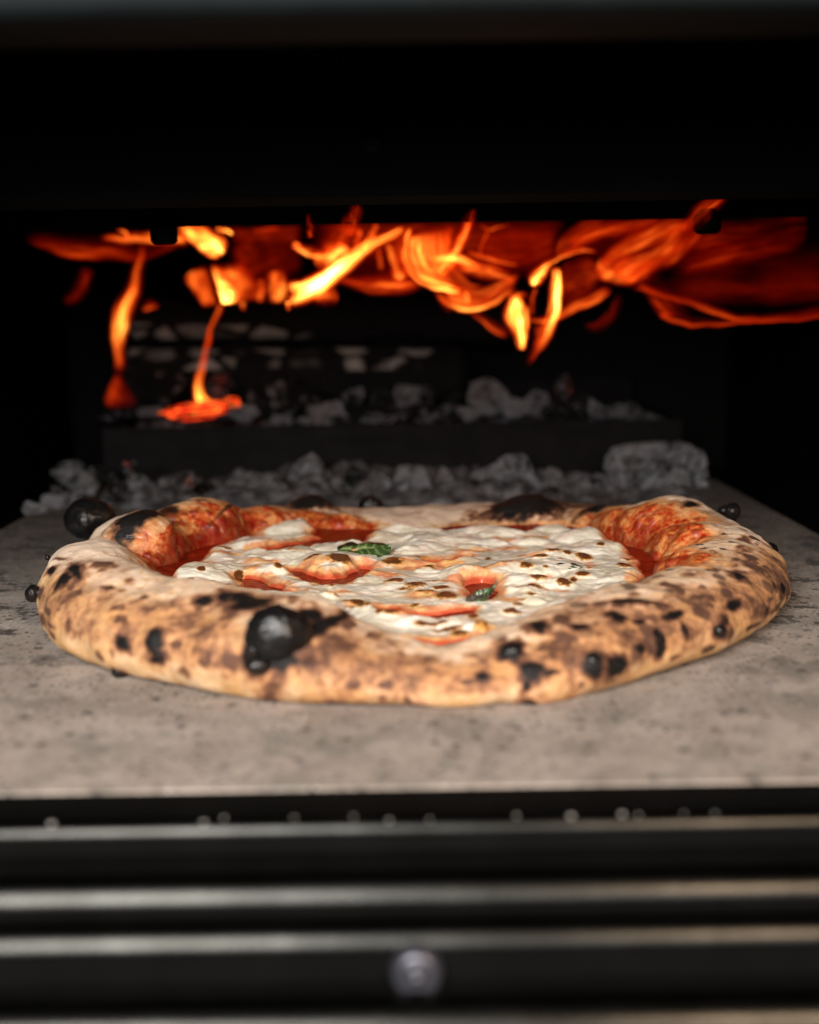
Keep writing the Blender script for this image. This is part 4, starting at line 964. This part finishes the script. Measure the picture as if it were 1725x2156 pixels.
f.sheet([(448,560,.6),(460,590,.8),(470,620,.8),(478,640,.5)], [(505,540,.4),(530,572,.75),(545,605,.75),(549,638,.5)], lambda v: math.sin(math.pi * v) ** 1.1, .865, .87, ends=(.3, .16), vfreq=1.2)
f.rib([(511,636,5,.9),(513,648,4,.7),(515,657,3,.4)], .855, ends=(.1, .3))
f.done()
f = Flame('thin glowing strand rising from the embers', .89, seed=8)
f.rib([(468,642,7,.75),(455,668,7,.60),(443,700,7,.52),(434,740,7.5,.52),(426,780,9,.62),(421,810,11,.9),(424,838,16,1.6),(436,858,20,2.0)], .86, .885, kind='core', ends=(.04, .05))
f.rib([(446,696,4,.2),(436,735,4,.3),(428,775,4,.3)], .875)
f.done()
f = Flame('pale yellow streak of flame climbing to the right from the middle', .76, seed=9)
f.rib([(604,640,9,.9),(622,630,16,1.6),(648,612,22,2.3),(680,592,22,2.4),(708,568,20,2.2),(738,548,18,1.9),(768,524,15,1.7),(808,505,11,1.3),(856,478,9,.9)], .74, .78, kind='core', ends=(.05, .05))
f.rib([(604,602,8,1.1),(625,603,12,1.8),(655,594,13,2.0),(690,574,12,1.6)], .745, .76, ends=(.15, .2))
f.rib([(606,636,6,1.4),(606,648,5,.9),(609,656,4,.4)], .74, ends=(.1, .3))
f.rib([(614,508,7,.9),(634,521,10,1.5),(668,530,11,1.5),(704,526,12,1.4),(730,512,13,1.1)], .75, .76, kind='edge', ends=(.06, .15))
f.rib([(616,508,5,1.0),(628,516,5,.9),(636,528,3,.5)], .75)
f.rib([(660,548,16,.8),(700,540,22,1.2),(738,518,18,1.0)], .755, .765)
f.rib([(766,530,10,1.2),(778,506,10,1.1),(788,486,8,.9),(796,470,7,.6)], .76, .77)
f.rib([(742,540,11,.7),(752,512,10,.6),(758,482,9,.4)], .765)
f.rib([(690,536,30,.30),(720,500,30,.35),(760,480,28,.3)], .775)
f.done()
f = Flame('upright soft orange blob of flame left of the pale streak', .84, seed=10)
f.rib([(583,566,17,.5),(584,596,21,1.0),(585,618,21,1.1),(588,638,14,.6)], .84)
f.done()
f = Flame('dimmer upright blob of flame between the blocky flame and the soft one', .845, seed=20)
f.rib([(546,585,15,.4),(548,612,16,.65),(550,636,12,.4)], .845)
f.done()
f = Flame('dark red veil of flame high up between wedge and pale streak', .85, gain=0.6, seed=21)
f.sheet([(480,478,.25),(520,480,.3),(560,478,.32),(640,476,.32)], [(500,590,.2),(530,610,.28),(570,600,.3),(640,585,.3)], lambda v: math.sin(math.pi * min(1, .25 + v * .75)) ** .8, .85, .86, nv=40)
f.rib([(498,520,14,.3),(506,550,18,.4),(512,580,14,.3)], .852)
f.rib([(532,482,5,.5),(560,484,7,.6),(590,480,5,.4)], .848)
f.done()
f = Flame('small orange puff of flame just under the pale streak', .80, seed=22)
f.rib([(655,630,14,.5),(690,622,19,.75),(714,617,12,.45)], .80)
f.done()
f = Flame('curved veil of orange flame right of the pale streak', .78, gain=1.2, seed=11)
f.fan([(700,590,.3),(735,608,.55),(765,620,.75),(812,625,.8),(860,617,.75),(905,603,.5)], [(706,574,.2),(740,572,.4),(780,565,.5),(820,545,.5),(860,530,.5),(900,520,.4)], .77, .79, edge=.8, fill=.42, fall=9)
f.rib([(706,578,8,.3),(740,588,10,.6),(792,592,12,.75),(842,592,12,.75),(880,585,9,.4)], .772, .78, kind='edge')
f.rib([(848,592,16,.7),(838,566,15,.75),(828,536,13,.7),(818,508,10,.4)], .775)
f.rib([(806,570,7,.3),(800,545,8,.45),(794,520,6,.3)], .785)
f.rib([(880,580,18,.4),(862,550,20,.5),(850,520,18,.4),(845,490,16,.3)], .79)
f.done()
f = Flame('bright hook of flame curling down and round at the centre', .74, gain=1.2, seed=12)
f.rib([(872,480,6,.6),(861,496,9,1.3),(862,522,10,1.2),(864,552,9,1.1),(873,574,9,1.5),(900,594,9,1.9),(936,605,9,1.8),(962,611,8,1.4),(980,620,7,.8)], .73, .75, kind='edge', ends=(.08, .1))
f.sheet([(864,492,.9),(866,520,1.0),(872,552,.9),(892,586,.8),(936,602,.7),(975,614,.5)], [(946,470,.25),(958,500,.4),(962,530,.6),(968,560,.7),(990,590,.6),(1030,604,.4)], lambda v: .95 * (1 - .45 * v) * min(1, (1 - v) / .15) , .74, .75, ends=(.1, .1))
f.rib([(900,548,10,.6),(930,546,13,1.1),(962,545,12,1.2),(985,556,11,.8),(1015,566,9,.4)], .745)
f.rib([(922,590,14,.6),(946,558,15,.9),(964,528,14,.8),(984,484,13,.5),(995,446,11,.22)], .735, .70)
f.rib([(912,580,12,.4),(930,540,12,.55),(945,500,12,.4),(950,470,11,.25)], .74)
f.rib([(868,560,4,.8),(884,580,4,1.1),(920,596,4,1.1),(960,606,4,.8)], .732)
f.rib([(884,500,9,.5),(886,530,10,.9),(896,560,10,.9),(925,580,9,.6)], .742)
f.rib([(905,500,7,.3),(915,530,8,.6),(935,560,8,.5)], .744)
f.rib([(955,560,14,.3),(1000,562,18,.55),(1040,576,18,.55),(1090,590,13,.35)], .755)
f.done()
f = Flame('rounded orange loop of flame hanging below the centre hook', .77, gain=1.25, seed=13)
f.rib([(918,602,7,.5),(936,624,9,1.0),(962,641,10,1.3),(993,647,10,1.4),(1026,638,10,1.2),(1054,618,10,.9),(1088,598,9,.5)], .76, .78, kind='edge')
f.sheet([(930,618,.5),(962,638,.7),(994,642,.7),(1030,634,.6),(1062,612,.5),(1094,594,.4)], [(936,590,.3),(966,604,.5),(996,606,.5),(1032,600,.5),(1066,588,.5),(1098,574,.35)], lambda v: math.sin(math.pi * (.12 + .85 * v)) ** .7, .765, .785)
f.rib([(976,616,6,.6),(984,628,7,.8),(988,640,6,.6)], .77)
f.rib([(926,622,7,.18),(938,642,9,.25),(950,656,7,.15)], .775)
f.rib([(992,652,6,.3),(1020,672,8,.5),(1046,692,9,.6),(1072,700,9,.45)], .80, .81, kind='edge')
f.rib([(1010,470,3,.25),(1028,484,3,.45),(1050,480,3,.4),(1078,470,2.5,.2)], .78)
f.rib([(1030,485,3,.4),(1020,500,3.5,.45),(1014,520,3.5,.4),(1013,540,3,.25)], .78)
f.rib([(976,526,6,.3),(1022,541,6,.5),(1060,552,5,.5),(1094,560,5,.3)], .775)
f.sheet([(1000,480,.1),(1050,480,.12),(1110,480,.14),(1180,478,.18)], [(1010,560,.16),(1060,575,.16),(1110,575,.16),(1180,540,.2)], lambda v: math.sin(math.pi * v) ** .6, .80, .80)
f.done()
f = Flame('dark red veil of flame behind the centre hook and loop', .80, gain=0.5, seed=26)
f.sheet([(640,474,.28),(760,472,.36),(880,470,.42),(1000,470,.30),(1120,468,.28),(1200,466,.35)], [(650,560,.25),(760,590,.38),(880,585,.42),(1000,595,.42),(1110,585,.35),(1190,560,.3)], lambda v: math.sin(math.pi * min(1, .3 + .7 * v)) ** .9, .80, .80, nu=110, nv=44, ufreq=5, vfreq=4)
f.done()
f = Flame('yellow drop-shaped flame hanging above the right tray coals', .77, seed=14)
f.rib([(1090,618,10,.7),(1086,640,18,1.7),(1084,664,20,2.4),(1090,690,16,2.1),(1094,716,11,1.8),(1096,738,7,1.2)], .77, kind='core', ends=(.14, .06))
f.rib([(1104,640,8,.7),(1106,668,9,1.1),(1102,700,8,1.1),(1096,730,5,.8)], .772)
f.rib([(1066,628,6,.3),(1090,624,7,.6),(1112,622,6,.4)], .78)
f.done()
f = Flame('pale yellow upright tongue under an arching loop of flame', .76, seed=15)
f.rib([(1172,560,8,1.3),(1171,596,12,2.4),(1170,630,13,2.5),(1165,662,13,1.8),(1148,702,12,1.0),(1128,738,9,.45),(1112,772,6,.15)], .76, .77, kind='core', ends=(.08, .1))
f.rib([(1150,664,12,.3),(1140,695,12,.35),(1124,735,9,.22)], .775)
f.rib([(1120,602,7,1.3),(1134,584,11,2.4),(1148,568,9,2.0),(1158,552,6,1.0)], .755)
f.rib([(1106,588,6,.7),(1130,568,7,1.1),(1160,548,7,1.3),(1200,530,6,1.2),(1232,524,6,.9),(1262,528,5,.5)], .75, .76, kind='edge')
f.rib([(1112,668,4,.9),(1142,673,6,1.0),(1172,666,9,1.1),(1206,644,13,1.2),(1240,628,15,1.3),(1268,612,13,1.1),(1284,598,8,.5)], .755, .76, kind='edge', ends=(.05, .12))
f.rib([(1122,664,5,.3),(1118,630,5,.5),(1128,604,5,.5)], .76)
f.sheet([(1176,560,.22),(1200,545,.2),(1240,540,.25),(1272,560,.35)], [(1176,650,.25),(1210,635,.25),(1245,610,.3),(1274,590,.35)], lambda v: math.sin(math.pi * v) ** .5, .77, .77)
f.done()
f = Flame('broad dark red flame streaming to the right edge under the baffle', .74, seed=16)
f.fan([(1250,570,.9),(1258,586,1.3),(1276,598,1.5),(1306,604,1.1),(1334,604,.8)], [(1290,500,.45),(1320,505,.5),(1360,510,.5),(1400,520,.5),(1430,530,.4)], .725, .74, edge=.75, fill=.62, fall=8, fade=.6, ends=(.05, .15))
f.fan([(1330,602,.7),(1352,618,.7),(1370,644,.9),(1390,672,.9)], [(1400,560,.25),(1440,580,.2),(1470,610,.2),(1500,650,.25)], .74, .745, edge=.8, fill=.35, fall=10, fade=.7, ends=(.1, .02))
f.fan([(1388,668,.9),(1420,684,.95),(1454,691,.85),(1546,686,.75),(1630,681,.65),(1740,668,.55)], [(1400,640,.4),(1440,650,.35),(1490,660,.35),(1550,668,.35),(1640,668,.3),(1740,655,.3)], .745, .70, edge=.6, fill=.35, fall=5, ends=(.03, 0))
f.rib([(1330,600,7,.4),(1398,618,8,.6),(1482,644,8,.6),(1546,668,8,.65),(1615,670,9,.5),(1740,650,12,.35)], .74, .70, kind='edge', ends=(.06, 0))
f.fan([(1400,640,.3),(1480,650,.25),(1560,655,.2),(1640,655,.2),(1740,645,.2)], [(1400,462,.22),(1480,460,.2),(1560,458,.15),(1640,455,.12),(1740,455,.08)], .75, .71, edge=.0, fill=.8, fade=.5, ends=(.2, 0))
f.rib([(1262,566,14,.4),(1310,530,22,.55),(1380,496,24,.5),(1450,466,18,.3)], .73, .715)
f.rib([(1196,520,14,.3),(1250,492,20,.42),(1330,474,18,.35),(1400,464,12,.2)], .732, .72)
f.rib([(1310,598,12,.5),(1370,566,18,.5),(1430,524,20,.4),(1480,480,16,.22)], .738, .72)
f.rib([(1420,560,24,.18),(1520,540,26,.22),(1620,524,20,.16),(1700,512,12,.1)], .72, .70)
f.rib([(1290,588,20,.7),(1330,562,24,.8),(1378,538,26,.65),(1426,502,26,.45),(1466,462,22,.25)], .735, .72)
f.sheet([(1168,545,.5),(1172,510,.55),(1190,486,.55),(1222,464,.5)], [(1268,548,.4),(1330,530,.5),(1400,500,.4),(1460,464,.3)], lambda v: (.42 + .6 * math.exp(-v * 10)) * min(1, v / .08) * (1 - v) ** .5 * .85, .735, .72, ends=(.15, .02))
f.sheet([(1430,462,.20),(1540,458,.20),(1620,452,.19),(1694,440,.22)], [(1440,560,.3),(1540,545,.22),(1620,535,.18),(1690,524,.2)], lambda v: .8 * math.sin(math.pi * v) ** 1.3, .70, .69, ends=(.2, .04))
f.done()
f = Flame('dim red curl of flame below the right stream', .80, seed=17)
f.rib([(1306,612,7,.10),(1302,640,9,.2),(1286,668,10,.28),(1256,690,10,.32),(1226,692,7,.12)], .80, kind='edge')
f.done()
f = Flame('faint red flame tip in front of the baffle above the right stream', .57, seed=23)
f.rib([(1440,490,14,.25),(1470,452,17,.38),(1504,428,13,.36),(1530,414,8,.12)], .572, .565)
f.done()
f = Flame('thin faint flame tip licking over the baffle, leftmost of the middle three', .57, seed=18)
f.rib([(656,505,9,.30),(654,482,9,.32),(651,462,7,.24),(650,446,4,.1)], .575, .568)
f.done()
f = Flame('broad faint flame tip in the middle of the three over the baffle', .57, seed=24)
f.rib([(728,500,17,.26),(740,468,19,.28),(752,440,15,.2),(756,424,8,.08)], .575, .565)
f.done()
f = Flame('faint flame tip over the baffle above the centre hook', .57, seed=25)
f.rib([(966,510,13,.34),(984,480,14,.36),(992,458,12,.26),(998,438,8,.1)], .575, .565)
f.done()
